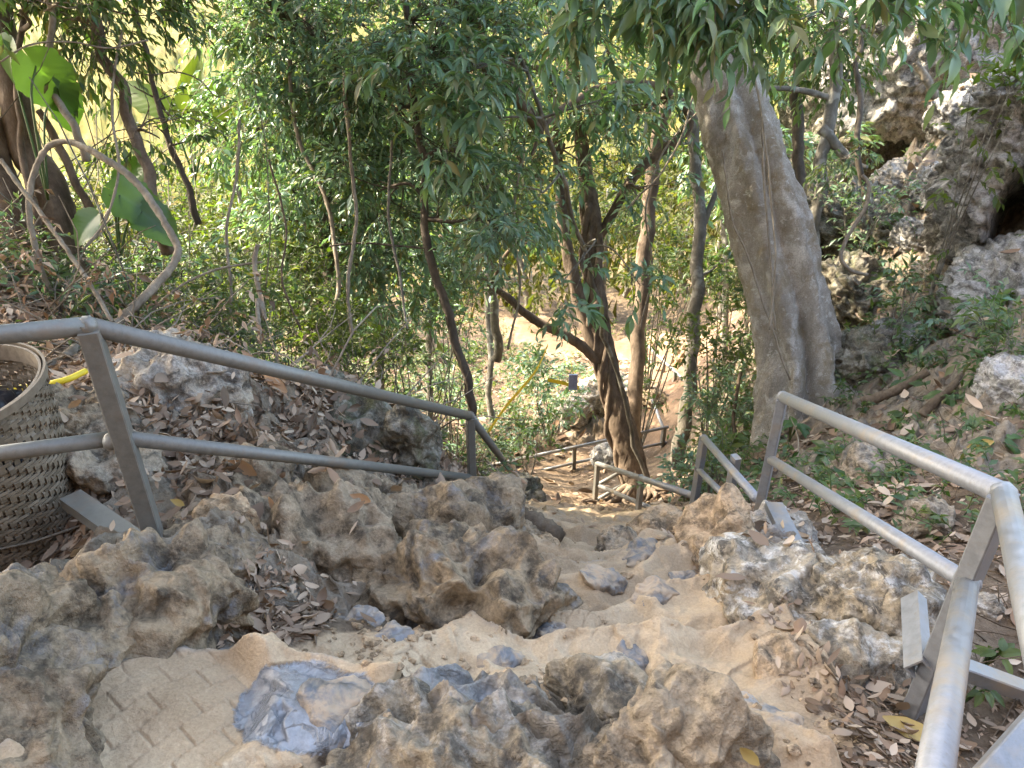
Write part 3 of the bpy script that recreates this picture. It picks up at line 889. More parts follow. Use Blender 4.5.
# middle distance
for px, py, t, s, mat, lab in [
        (600, 388, 19.3, .75, 'rock_pale', 'sunlit whitish outcrop behind the twisted tree'), (622, 372, 20.5, .6, 'rock_pale', 'upper whitish rock behind the twisted tree'),
        (574, 408, 18.5, .55, 'rock_pale', 'low pale rock above the landing rail'), (610, 452, 16.8, .5, 'rock_cliff', 'dark rock under the landing rail by the twisted tree'),
        (655, 395, 19.5, .4, 'rock_brown_dry', 'brown rock at the edge of the orange trail'), (690, 350, 22, .5, 'rock_tan', 'orange rock beside the far handrail'),
        (515, 505, 10.5, .5, 'rock_moss', 'brown rock at the foot of the lowest left post')]:
    p = on_ground(px, py, t)
    rock('boulder', lab, 'rock', p + np.array([0, 0, s * .1]), (s, s * .8, s * .6), M[mat], int(px + py), 5, px * .1, cup=.12, cupf=3, planes=5, rough=.09)
# the right hand cliff and its rubble
rock('rock_cliff', 'tall leaning grey limestone cliff with a dark cavity at the right', 'cliff', R(1072, 205, 8.7), (1.4, 1.3, 2.5), M['rock_cliff'], 101, 7, -.35, (.12, -.2), cup=.22, cupf=3.2, planes=16, rough=.10, lobes=.25, grain=.015, ledge=.12, lh=.38, holes=[(W(1014, 222, 7.6), .17, .42, 1.9)])
rock('rock_cliff', 'broken grey cliff face behind the rubble gully', 'cliff', R(960, 20, 14.0), (2.6, 1.6, 2.6), M['rock_cliff'], 103, 6, .3, (.2, 0), cup=.25, cupf=3.0, planes=16, rough=.14, grain=.02, ledge=.15, lh=.45)
rock('rock_cliff', 'grey brown rock buttress below the dark cavity', 'cliff', R(1040, 300, 8.0), (.9, .8, .6), M['rock_cliff'], 107, 6, .3, (.0, .2), cup=.2, cupf=2.5, planes=6, rough=.12, grain=.012, litter=.1)
rock('rock_cliff', 'pale sunlit cliff seen through leaves behind the buttressed trunk', 'cliff', R(850, 140, 17.0), (1.6, 1.6, 2.8), M['rock_moss'], 109, 6, .3, cup=.5, cupf=1.5, planes=6, rough=.2)
for px, py, t, s, mat, lab in [
        (855, 235, 11.5, .85, 'rock_moss', 'mossy boulder to the right of the buttressed trunk'), (850, 300, 9.6, .62, 'rock_moss', 'green tinged boulder behind the root of the buttressed tree'), (975, 118, 11.0, .55, 'rock_cliff', 'squared block wedged below the upper cliff'),
        (938, 190, 10.4, .38, 'rock_cliff', 'angular block in the middle of the rubble gully'), (895, 188, 10.8, .34, 'rock_pale', 'flat pale stone on the left edge of the gully'), (918, 240, 9.8, .3, 'rock_cliff', 'small grey block half way down the gully'), (935, 288, 8.9, .27, 'rock_lichen', 'white and grey stone by the pale dangling vine'),
        (898, 345, 8.6, .3, 'rock_cliff', 'low grey stone above the fallen branch'), (972, 320, 8.0, .3, 'rock_cliff', 'brown grey stone beneath the cliff with the dark cavity'),
        (870, 360, 8.2, .45, 'rock_moss', 'buried boulder beside the right root of the buttressed tree'), (1012, 395, 6.2, .3, 'rock_cliff', 'stone half sunk in litter at the right edge'),
        (875, 470, 5.6, .2, 'rock_grey', 'grey stone in the litter behind the right handrail'), (925, 520, 4.5, .13, 'rock_grey', 'small stone in the litter under the right top rail'), (985, 610, 3.1, .06, 'rock_pale', 'pale pebble behind the near right post')]:
    t = min(max(hit_t(px, py), t * .75), t * 1.5) - s * .3
    s = s * 1.1
    p = R(px, py, t)
    g = gz(p[0], p[1])
    p[2] = max(min(p[2], g + s * .5), g)
    rock('boulder', lab, 'rock', p, (s * 1.1, s * .9, s * .75), M[mat], int(px * 3 + py), 6 if s > .3 else 5, px * .37, (.2, .1), cup=s * .14, cupf=3.2 / s, planes=10, ledge=s * .08, lh=s * .3, rough=s * .12, grain=.008, group='fallen rocks of the right slope', litter=.15)
# ------------------------------------------------------------------ steel handrails
PIPE = .030


def solve_on_vertical(px, py, ref):
    """The point straight above or below ref that is seen at this row."""
    u, v = (px - 512) / FOC, (py - 384) / FOC
    t = ref[1] / (CP - v * SP)
    return np.array([ref[0], ref[1], (-SP - v * CP) * t])


def pipe(th, name, pts, mat, r=PIPE, n=None):
    pts = np.asarray(pts, float)
    V = tube(pts, r, 16)
    return MB().add(*V).build(name, mat, th)


def post(th, a, b, mat, w=.075, d=.05, ang=0.6, name='post'):
    up = (math.cos(ang), math.sin(ang), 0)
    return MB().add(*box_between(b, a, w, d, up)).build(name, mat, th, smooth=False)


def weld(th, c, mat, r=.036):
    U, F = sphere(3)
    P = U * r * (1 + .12 * fbm(U * 3 + np.asarray(c), 2))[:, None]
    MB().add(P + c, F).build('weld', mat, th)


# left handrail: turns at the near post and runs down the stairs in two flights
A0 = W(88, 326, 2.40)
A0b = solve_on_vertical(150, 552, A0) - [0, 0, .05]
Am = solve_on_vertical(118, 438, A0)
B0 = W(470, 416, 5.15)
B0b = solve_on_vertical(470, 500, B0) - [0, 0, .25]
Bm = solve_on_vertical(472, 478, B0)
C0 = W(516, 478, 9.0)
Cb = C0 - [0, 0, .8]
Cm = C0 - [0, 0, .42]
left = thing('handrail', A0b, 'weathered steel handrail going down the left side of the trail', 'handrail')
post(left, A0 - [0, 0, .01], A0b, M['galv_dark'], .085, .06, .35)
post(left, B0 - [0, 0, .01], B0b, M['galv_dark'], .07, .05, .3)
post(left, C0, Cb, M['galv_dark'], .07, .05, .3)
L0 = W(-160, 334, 2.24)
L0[2] = A0[2] + .0
Lm = L0.copy(); Lm[2] = Am[2]
pipe(left, 'top_rail', [A0 + [0, 0, .0], L0], M['galv_dark'])
pipe(left, 'top_rail', [A0, B0], M['galv_dark'])
pipe(left, 'top_rail', [B0, C0], M['galv_dark'])
pipe(left, 'lower_rail', [Am + [-.02, 0, 0], Lm], M['galv_dark'], .027)
pipe(left, 'lower_rail', [Am, Bm], M['galv_dark'], .027)
pipe(left, 'lower_rail', [Bm, Cm], M['galv_dark'], .027)
for c in (A0, B0, C0):
    weld(left, c, M['galv_dark'], .0315)
weld(left, Am + np.array([-.03, -.02, 0]), M['galv_dark'], .030)
E1 = C0 + np.array([-.45, .12, -.0])
pipe(left, 'return_rail', [C0, E1], M['galv'], .028)
pipe(left, 'return_rail', [Cm, E1 - [0, 0, .42]], M['galv'], .025)
fa, fb = W(70, 494, 3.12), W(138, 541, 2.84)
MB().add(*channel_between(fa, fb, .085, .05, .006, (.1, 0, 1))).build('foot', M['galv_dark'], left, smooth=False)

# right handrail: near post, middle post, and the run towards the camera
P0 = W(1004, 494, 2.02)
P0b = solve_on_vertical(903, 722, P0) - [0, 0, .04]
Pm = solve_on_vertical(966, 582, P0)
Q0 = W(783, 397, 4.15)
Qb = solve_on_vertical(760, 505, Q0) - [0, 0, .08]
Qm = solve_on_vertical(770, 459, Q0)
right = thing('handrail', P0b, 'shiny galvanised handrail with two posts on the right of the trail', 'handrail')
post(right, P0 - [0, 0, .005], P0b, M['galv_grey'], .085, .05, -.95)
post(right, Q0 - [0, 0, .005], Qb, M['galv'], .085, .05, -.5)
N0 = W(1050, 800, 1.12)
pipe(right, 'top_rail', [P0, Q0], M['galv'], .031)
pipe(right, 'lower_rail', [Pm, Qm], M['galv'], .027)
_d = np.array([.05, -.86, .08])
N0 = W(1062, 745, 1.22)
Nm = W(925, 830, 1.18)
pipe(right, 'top_rail', [P0, N0], M['galv'], .031)
pipe(right, 'lower_rail', [Pm + unit(Nm - Pm) * .02, Nm], M['galv'], .031)
for c in (P0, Q0):
    weld(right, c, M['galv'], .033)
weld(right, Pm + np.array([-.0, -.0, 0]), M['galv'], .036)
ga, gb = W(909, 594, 2.62), W(913, 664, 2.33)
MB().add(*channel_between(ga, gb, .065, .045, .006, np.array([-.75, -.35, .5]))).build('foot', M['galv'], right, smooth=False)
ha, hb = W(925, 655, 2.42), W(1060, 704, 2.62)
MB().add(*box_between(ha, hb, .065, .05, (0, 0, 1))).build('brace', M['galv'], right, smooth=False)
ha, hb = W(985, 790, 1.95), W(1050, 715, 2.1)
MB().add(*box_between(ha, hb, .09, .05, (0, -.5, 1))).build('brace', M['galv'], right, smooth=False)
ia, ib = W(774, 502, 4.05), W(800, 553, 3.6)
MB().add(*channel_between(ia, ib, .09, .04, .006, (0, -.2, 1))).build('foot', M['galv'], right, smooth=False)

# second right handrail, one flight lower
D0 = W(704, 438, 6.5)
Db = solve_on_vertical(694, 512, D0) - [0, 0, .1]
Dm = solve_on_vertical(700, 470, D0)
D1 = W(757, 499, 4.75)
Dm1 = W(731, 500, 5.55)
S0 = W(735.5, 460, 5.6)
flight = thing('handrail', Db, 'short steel handrail with two posts below the middle right post', 'handrail')
post(flight, D0, Db, M['galv'], .075, .05, .3)
post(flight, S0 + [0, 0, .03], solve_on_vertical(731, 506, S0) - [0, 0, .1], M['galv'], .075, .05, .3)
pipe(flight, 'top_rail', [D0, D1], M['galv'], .03)
pipe(flight, 'lower_rail', [Dm, Dm1 + [0, 0, -.02]], M['galv'], .026)
pipe(flight, 'foot', [W(696, 505, 6.85), W(748, 498, 6.0)], M['galv_dark'], .026)
weld(flight, D0, M['galv'], .033)

# third flight, sloping from the second one down to the turn
G1 = W(694, 496, 7.05)
G0 = W(597.5, 463.5, 11.6)
G0b = solve_on_vertical(595.5, 508, G0) - [0, 0, .1]
H0 = W(597.5, 485, 11.9)
H1 = W(690, 525, 7.6)
K0 = G0 + (G1 - G0) * .58
Kb = solve_on_vertical(642, 516, K0) - [0, 0, .1]
third = thing('handrail', G0b, 'sloping steel handrail in front of the twisted tree foot', 'handrail')
post(third, G0, G0b, M['galv_dark'], .085, .06, .3)
post(third, K0 + [0, 0, .03], Kb, M['galv'], .075, .05, .3)
pipe(third, 'top_rail', [G0, G1], M['galv'], .034)
pipe(third, 'lower_rail', [H0, H1], M['galv'], .03)
T1 = G0 + np.array([.55, .5, 0])
pipe(third, 'return_rail', [H0, [T1[0], T1[1], H0[2]]], M['galv_dark'], .03)
pipe(third, 'return_rail', [H0 - [0, 0, .3], [T1[0], T1[1], H0[2] - .3]], M['galv_dark'], .03)

# the landing rail and the far stair rail
land = thing('handrail', W(569, 483, 16.5), 'thin horizontal handrail along the lower landing', 'handrail')
l0, l1 = W(488, 466, 15.8), W(668, 427, 17.2)
ln = []
for s in (0, .15, .46, .98):
    top = l0 + (l1 - l0) * s
    post(land, top, top - [0, 0, .95], M['galv_dark'], .075, .075, .3)
pipe(land, 'top_rail', [l0, l1], M['galv'], .035)
pipe(land, 'lower_rail', [l0 - [0, 0, .42], l1 - [0, 0, .42]], M['galv'], .032)
farr = thing('handrail', W(664, 380, 22), 'distant pale handrail beside the orange stairs', 'handrail')
f0, f1 = W(647, 345, 25), W(688, 384, 18.6)
for s in np.linspace(0, 1, 5):
    top = f0 + (f1 - f0) * s
    post(farr, top, top - [0, 0, 1.0], M['galv'], .08, .08, .3)
pipe(farr, 'top_rail', [f0, f1], M['galv'], .04)
pipe(farr, 'lower_rail', [f0 - [0, 0, .42], f1 - [0, 0, .42]], M['galv'], .036)
nearf = thing('handrail', W(664, 450, 17), 'whitish slanting handrail at the foot of the orange stairs', 'handrail')
f0, f1 = W(646, 385, 20.5), W(664, 430, 17.2)
pipe(nearf, 'top_rail', [f0, f1], M['galv'], .04)
for s in (0.02, .98):
    top = f0 + (f1 - f0) * s
    post(nearf, top, top - [0, 0, .9], M['galv'], .07, .07, .3)

# ------------------------------------------------------------------ rubbish basket
BK = W(-73, 385, 2.95)
BR, BH = .375, .92
bz0 = BK - [0, 0, BH]
basket = thing('basket', bz0, 'tall woven bamboo rubbish basket beside the left handrail', 'basket')
mb = MB()


def brad(h):
    """Radius at height h in 0..1: a barrel drawn in at the bottom."""
    return BR * (.80 + .20 * np.sin(np.clip(h * 1.25 + .12, 0, 1.3) * 1.25) + .03 * h)


NS = 76
for j in range(NS):
    th0 = 2 * math.pi * j / NS
    hs = np.linspace(0, .97, 84)
    wv = .0045 * np.sign(np.sin((np.arange(84) / 84 * 54 + (j % 4)) * math.pi / 2 + .3))
    wd = math.pi / NS * .72
    for_in = []
    r = brad(hs) + wv
    V = []
    for dr, da in ((-.002, -wd), (-.002, wd), (.002, wd), (.002, -wd)):
        a = th0 + da
        V.append(np.column_stack([(r + dr) * math.cos(a), (r + dr) * math.sin(a), hs * BH]))
    V = np.stack(V, 1).reshape(-1, 3)
    k = np.arange(83)[:, None] * 4
    q = np.arange(4)[None]
    F = np.stack([k + q, k + (q + 1) % 4, k + (q + 1) % 4 + 4, k + q + 4], -1).reshape(-1, 4)
    mb.add(V + bz0, F)
NB = 54
for i in range(NB):
    h = .02 + .93 * i / NB
    if .70 < h < .86 and i % 2:
        continue
    th = np.linspace(0, 2 * math.pi, NS * 4, endpoint=False)
    wv = -.0045 * np.sign(np.sin((i + np.floor(th / (2 * math.pi) * NS) % 4) * math.pi / 2 + .3))
    r = brad(np.full(len(th), h)) + wv
    V = []
    for dr, dh in ((-.0018, -.006), (-.0018, .006), (.0018, .006), (.0018, -.006)):
        V.append(np.column_stack([(r + dr) * np.cos(th), (r + dr) * np.sin(th), np.full(len(th), h * BH + dh)]))
    V = np.stack(V, 1).reshape(-1, 3)
    n = len(th)
    k = np.arange(n)[:, None] * 4
    k2 = (np.arange(n)[:, None] + 1) % n * 4
    q = np.arange(4)[None]
    F = np.stack([k + q, k + (q + 1) % 4, k2 + (q + 1) % 4, k2 + q], -1).reshape(-1, 4)
    mb.add(V + bz0, F)
mb.build('woven_wall', M['bamboo'], basket, smooth=False)
th = np.linspace(0, 2 * math.pi, 90, endpoint=False)
rb = MB()
for r0, hh, zz in ((brad(np.array([1.0]))[0] + .009, .034, .97), (brad(np.array([1.0]))[0] - .009, .075, .94)):
    V = []
    for dr, dh in ((-.005, -1), (-.005, 1), (.005, 1), (.005, -1)):
        V.append(np.column_stack([(r0 + dr) * np.cos(th), (r0 + dr) * np.sin(th), zz * BH + dh * hh / 2 + .004 * np.sin(th * 3)]))
    V = np.stack(V, 1).reshape(-1, 3)
    n = len(th)
    k = np.arange(n)[:, None] * 4
    k2 = (np.arange(n)[:, None] + 1) % n * 4
    q = np.arange(4)[None]
    rb.add(V + bz0, np.stack([k + q, k + (q + 1) % 4, k2 + (q + 1) % 4, k2 + q], -1).reshape(-1, 4))
rb.build('rim', M['bamboo'], basket, smooth=False)
U, F = sphere(1)
bt = MB()
n = 40
a = np.linspace(0, 2 * math.pi, n, endpoint=False)
r0 = brad(np.array([0.02]))[0]
V = np.vstack([np.column_stack([r0 * np.cos(a), r0 * np.sin(a), np.full(n, .006)]), [[0, 0, .006]]])
bt.add(V + bz0, np.stack([np.arange(n), (np.arange(n) + 1) % n, np.full(n, n)], 1))
bt.build('bottom', M['bamboo'], basket)
U, F = sphere(5)
P = U * np.array([.33, .33, .2])
P = P + U * ((ridged(U * 2.3 + 4, 4) - .6) * .09)[:, None]
bag = MB().add(P + bz0 + np.array([0, 0, .62]), F).build('rubbish_bag', M['bag'], loc=bz0 + np.array([0, 0, .4]))
tag(bag, 'crumpled black plastic bag inside the bamboo basket', 'bag')
yp = [W(-30, 388, 3.8), W(20, 388, 3.8), W(62, 381, 3.8), W(86, 371, 3.9)]
o = MB().add(*tube(catmull(yp, 20), .016, 10)).build('yellow_pipe', M['yellow_pipe'], loc=yp[0])
tag(o, 'yellow plastic pipe lying behind the bamboo basket', 'pipe')
# ------------------------------------------------------------------ leaves, twigs, trees
def tmpl_simple():
    V = np.array([(0, 0, 0), (.45, -.5, .06), (.45, 0, -.06), (.45, .5, .06), (1, 0, -.16)])
    return V, np.array([[0, 2, 4, 1], [0, 3, 4, 2]])


def tmpl_fine():
    V = [(-.08, 0, 0)]
    for a, w, z in ((.12, .26, .0), (.32, .47, .02), (.55, .48, -.02), (.78, .28, -.1)):
        V += [(a, -w, z + .07), (a, 0, z), (a, w, z + .07)]
    V.append((1.05, 0, -.26))
    F4, F3 = [], [(0, 2, 1), (0, 3, 2)]
    for i in range(3):
        b = 1 + i * 3
        F4 += [(b, b + 1, b + 4, b + 3), (b + 1, b + 2, b + 5, b + 4)]
    F3 += [(10, 11, 13), (11, 12, 13)]
    return np.array(V, float), np.array(F4), np.array(F3)


def tmpl_curl():
    """A dry curled leaf."""
    V, F = [], []
    for i, (a, w) in enumerate(((0, .08), (.25, .42), (.55, .48), (.82, .26), (1, .04))):
        z = .30 * (a - .5) ** 2 * 2
        V += [(a, -w, z + .22 * w), (a, 0, z), (a, w, z + .22 * w)]
    for i in range(4):
        b = i * 3
        F += [(b, b + 1, b + 4, b + 3), (b + 1, b + 2, b + 5, b + 4)]
    return np.array(V, float), np.array(F)


T_SIMPLE, T_FINE, T_CURL = tmpl_simple(), tmpl_fine(), tmpl_curl()


def leaf_geo(P, D, N, L, Wd, T, curl=1.0):
    D = unit(D)
    S = unit(np.cross(N, D))
    N = np.cross(D, S)
    L, Wd = np.broadcast_to(L, len(P))[:, None, None], np.broadcast_to(Wd, len(P))[:, None, None]
    t = T[0]
    c = np.broadcast_to(curl, len(P))[:, None, None]
    V = P[:, None] + t[None, :, :1] * L * D[:, None] + t[None, :, 1:2] * Wd * S[:, None] + t[None, :, 2:] * L * c * N[:, None]
    nv = len(t)
    Fs = [(F[None] + (np.arange(len(P)) * nv)[:, None, None]).reshape(-1, F.shape[1]) for F in T[1:]]
    return V.reshape(-1, 3), Fs


def twig_geo(P0, P1, P2, r0, r1):
    """Batches of three sided twigs along quadratic curves."""
    n = len(P0)
    s = np.linspace(0, 1, 5)[None, :, None]
    C = P0[:, None] * (1 - s) ** 2 + 2 * P1[:, None] * s * (1 - s) + P2[:, None] * s ** 2
    T = unit(P2 - P0)
    A = unit(np.cross(T, np.array([.3, .2, .9])))
    B = np.cross(T, A)
    rad = (r0 + (r1 - r0) * s[..., 0])
    V = []
    for k in range(3):
        a = k * 2 * math.pi / 3
        V.append(C + rad[..., None] * (A * math.cos(a) + B * math.sin(a))[:, None])
    V = np.stack(V, 2)            # n, 5, 3, xyz
    i = np.arange(4)[:, None] * 3
    k = np.arange(3)[None]
    F = np.stack([i + k, i + (k + 1) % 3, i + (k + 1) % 3 + 3, i + k + 3], -1).reshape(-1, 4)
    F = (F[None] + (np.arange(n) * 15)[:, None, None]).reshape(-1, 4)
    return V.reshape(-1, 3), F


def sprays(leafmb, twigmb, P, D, Ls, K, leafL, leafW, droop, rg, T=T_SIMPLE, r=.004, hang=.35, whorl=.3):
    """Leafy twigs: K leaves alternate along each, a tuft at the tip."""
    n = len(P)
    D = unit(D)
    Ls = np.broadcast_to(Ls, n)
    down = np.array([0, 0, -1.0])
    if twigmb is not None:
        P2 = P + D * Ls[:, None] + down * (droop * Ls)[:, None]
        twigmb.add(*twig_geo(P, P + D * (Ls * .5)[:, None], P2, r, r * .35))
    s = (np.arange(K) + .8) / K
    s = s ** (1 - whorl)
    s = s[None] + rg.normal(size=(n, K)) * .03
    tan = unit(D[:, None] + down * (2 * droop * s)[..., None])
    pos = P[:, None] + D[:, None] * (Ls[:, None] * s)[..., None] + down * (droop * Ls[:, None] * s ** 2)[..., None]
    side = unit(np.cross(tan, np.array([0, 0, 1.0]) + rg.normal(size=(n, K, 3)) * .25))
    sg = np.where(np.arange(K) % 2, 1, -1)[None, :, None]
    d = tan * (.55 + .5 * s[..., None]) + side * sg * (1.0 - .45 * s[..., None]) + down * hang + rg.normal(size=(n, K, 3)) * .32
    nn = np.array([0, 0, 1.0]) + rg.normal(size=(n, K, 3)) * .42
    sz = np.clip(np.exp(rg.normal(size=n * K) * .26), .45, 1.6) * .88 * np.repeat(np.exp(rg.normal(size=n) * .16), K)
    V, Fs = leaf_geo(pos.reshape(-1, 3), d.reshape(-1, 3), nn.reshape(-1, 3), leafL * sz, leafW * sz * rg.uniform(.85, 1.15, n * K), T, rg.uniform(.4, 1.8, n * K))
    leafmb.add(V, *Fs)


def in_ball(n, rg, power=.45):
    d = unit(rg.normal(size=(n, 3)))
    return d * (rg.random(n) ** power)[:, None]


def clump(leafmb, twigmb, c, rad, n, rg, spray=.4, K=9, leafL=.1, leafW=.035, droop=.35, T=T_SIMPLE, up=.15, r=.004, hang=.35, subs=0, limb_from=None, limb_r=.02):
    """A cloud of leafy twigs about c; subs: sub-clusters that give light and dark tufts with gaps."""
    rad = np.asarray(rad, float)
    subs = subs or max(4, n // 14)
    sc = in_ball(subs, rg, .38) * rad
    which = rg.integers(0, subs, n)
    ss = .30 * rad * rg.uniform(.7, 1.4, size=(subs, 1))
    P = sc[which] + in_ball(n, rg, .5) * ss[which]
    D = unit(P - sc[which] * .85) + .5 * unit(P / rad) + rg.normal(size=(n, 3)) * .35 + np.array([0, 0, up])
    P = P + c
    sprays(leafmb, twigmb, P, D, rg.uniform(.6, 1.25, n) * spray, K, leafL, leafW, droop, rg, T, r, hang)
    if limb_from is not None and twigmb is not None:
        a = np.asarray(limb_from)
        mid = (a + c) / 2 + rg.normal(size=3) * .12 * np.linalg.norm(c - a) + [0, 0, .08 * np.linalg.norm(c - a)]
        twigmb.add(*tube(catmull([a, mid, c], 12), np.linspace(limb_r, limb_r * .45, 12), 6))
        t = rg.uniform(.45, 1, subs)[:, None]
        p0 = a * (1 - t) ** 2 + 2 * mid * t * (1 - t) + np.asarray(c) * t ** 2
        p2 = sc + c
        twigmb.add(*twig_geo(p0, (p0 + p2) / 2 + rg.normal(size=p2.shape) * .08, p2, limb_r * .45, limb_r * .15))


def bark_tube(mb, pts, radii, n=40, sides=12, rough=.1, wob=.03, seed=0, freq=9.0, flute=None):
    pts, radii = np.asarray(pts, float), np.asarray(radii, float)
    c = catmull(np.column_stack([pts, radii]), n)
    P, Rr = c[:, :3].copy(), np.maximum(c[:, 3], .002)
    P += np.column_stack([fbm(P * 1.7 + seed, 3), fbm(P * 1.7 + seed + 30, 3), np.zeros(n)]) * wob
    V, F, F3 = tube(P, Rr, sides, True, flute)
    body = V[:n * sides].reshape(n, sides, 3)
    out = unit(body - P[:, None])
    q = body.reshape(-1, 3) * np.array([freq, freq, freq * .4])
    d = (ridged(q / np.maximum(1, 1) + seed, 3) - .55) * rough * 2
    body = body + out * (d.reshape(n, sides) * Rr[:, None])[..., None]
    V[:n * sides] = body.reshape(-1, 3)
    mb.add(V, F, F3)
    return P


def nearest_low(line, c):
    d = np.linalg.norm(line - c, axis=1) + np.maximum(line[:, 2] - c[2], 0) * 2.5
    return line[np.argmin(d)]


def tree(name, label, trunk_pts, radii, bark, clumps, leafmat, rg, cat='tree', group=None, leaf=(.1, .034), spray=.42, K=9, T=T_SIMPLE, droop=.35, stems=(), n=50, sides=12, rough=.1, wob=.07, hang=.35, limb_r=.025, twig_r=.004, sink=.25, density=1.0, shade_clumps=()):
    """trunk > limbs are one mesh; twigs another; the leaves the crown. clumps: (column, row, metres, rx, ry, rz, twigs)"""
    pts = [W(*p) for p in trunk_pts]
    base = pts[0]
    pts = [pts[0] - np.array([0, 0, sink])] + pts
    radii = [radii[0] * 1.15] + list(radii)
    th = thing(name, base, label, cat, group)
    tm, br, lf = MB(), MB(), MB()
    line = bark_tube(tm, pts, radii, n, sides, rough, wob, int(rg.integers(99)))
    for sp, sr in stems:
        q = [W(*p) for p in sp]
        line = np.vstack([line, bark_tube(tm, q, sr, max(14, n // 2), max(7, sides - 3), rough, wob * .6, int(rg.integers(99)))])
    tm.build('trunk', bark, th)
    if clumps:
        for px, py, t, rx, ry, rz, m in clumps:
            c = W(px, py, t)
            if len(clumps) <= 4 and br.V:
                br.build('branch', bark, th)
                br = MB()
            clump(lf, br, c, (rx, ry, rz), int(m * density), rg, spray, K, leaf[0], leaf[1], droop, T, hang=hang, r=twig_r, limb_from=nearest_low(line, c), limb_r=limb_r)
        for x, y, z, rx, ry, rz, m in shade_clumps:  # out-of-view leaf clumps, added to keep direct sun off the ground
            c = np.array([x, y, z])
            clump(lf, br, c, (rx, ry, rz), int(m * 1.5), rg, .8, 9, .25, .10, droop, T_SIMPLE, hang=hang, r=.006, limb_from=nearest_low(line, c), limb_r=.06)
        br.build('branches' if len(clumps) > 4 else 'branch', bark, th)
        lf.build('crown', leafmat, th)
    return th


def shrub(label, px, py, t, w, h, nst, n, mat, rg, leaf=(.08, .03), spray=.35, K=9, name='shrub', T=T_SIMPLE, lean=(0, 0), group=None, droop=.3, cat='shrub', bark='bark_grey', hang=.3):
    """Stems fanning from one foot, each carrying leafy twigs. (px, py, t) is the middle of the leaves."""
    c = W(px, py, t)
    b = np.array([c[0] - lean[0], c[1] - lean[1], 0])
    b[2] = gz(b[0], b[1])
    if b[2] > c[2] - h * .3:
        b[2] = c[2] - h * .5
    th = thing(name, b, label, cat, group)
    st, lf = MB(), MB()
    for i in range(nst):
        e = c + in_ball(1, rg, .4)[0] * np.array([w, w * .7, h * .7])
        mid = b * .5 + e * .5 + rg.normal(size=3) * .08 * w + np.array([0, 0, .1 * h])
        st.add(*tube(catmull([b - [0, 0, .1], mid, e], 10), np.linspace(.008 + .012 * h, .004, 10), 5))
        m = n // nst
        k = int(m * .7)
        P = e + in_ball(k, rg, .6) * np.array([w, w, h]) * .42
        sprays(lf, st, P, unit(P - mid) + rg.normal(size=(k, 3)) * .45, rg.uniform(.6, 1.2, k) * spray, K, leaf[0], leaf[1], droop, rg, T, hang=hang)
        k = m - k
        s = rg.uniform(.25, 1, k)[:, None]
        P = b * (1 - s) ** 2 + 2 * mid * s * (1 - s) + e * s ** 2
        sprays(lf, st, P, rg.normal(size=(k, 3)) + np.array([0, 0, .4]), rg.uniform(.6, 1.2, k) * spray, K, leaf[0], leaf[1], droop, rg, T, hang=hang)
    st.build('stem', M[bark], th)
    lf.build('leaves', mat, th)
    return th


def liana(label, pts, r, mat='vine', name='liana', seed=0, n=60, group=None, cat='vine'):
    q = [W(*p) for p in pts]
    mb = MB()
    rr = np.broadcast_to(np.asarray(r, float), (len(q),))
    bark_tube(mb, q, rr, n, 8, .3, .014, seed, 16)
    o = mb.build(name, M[mat], loc=q[0])
    return tag(o, label, cat, group)


rg = np.random.default_rng(21)

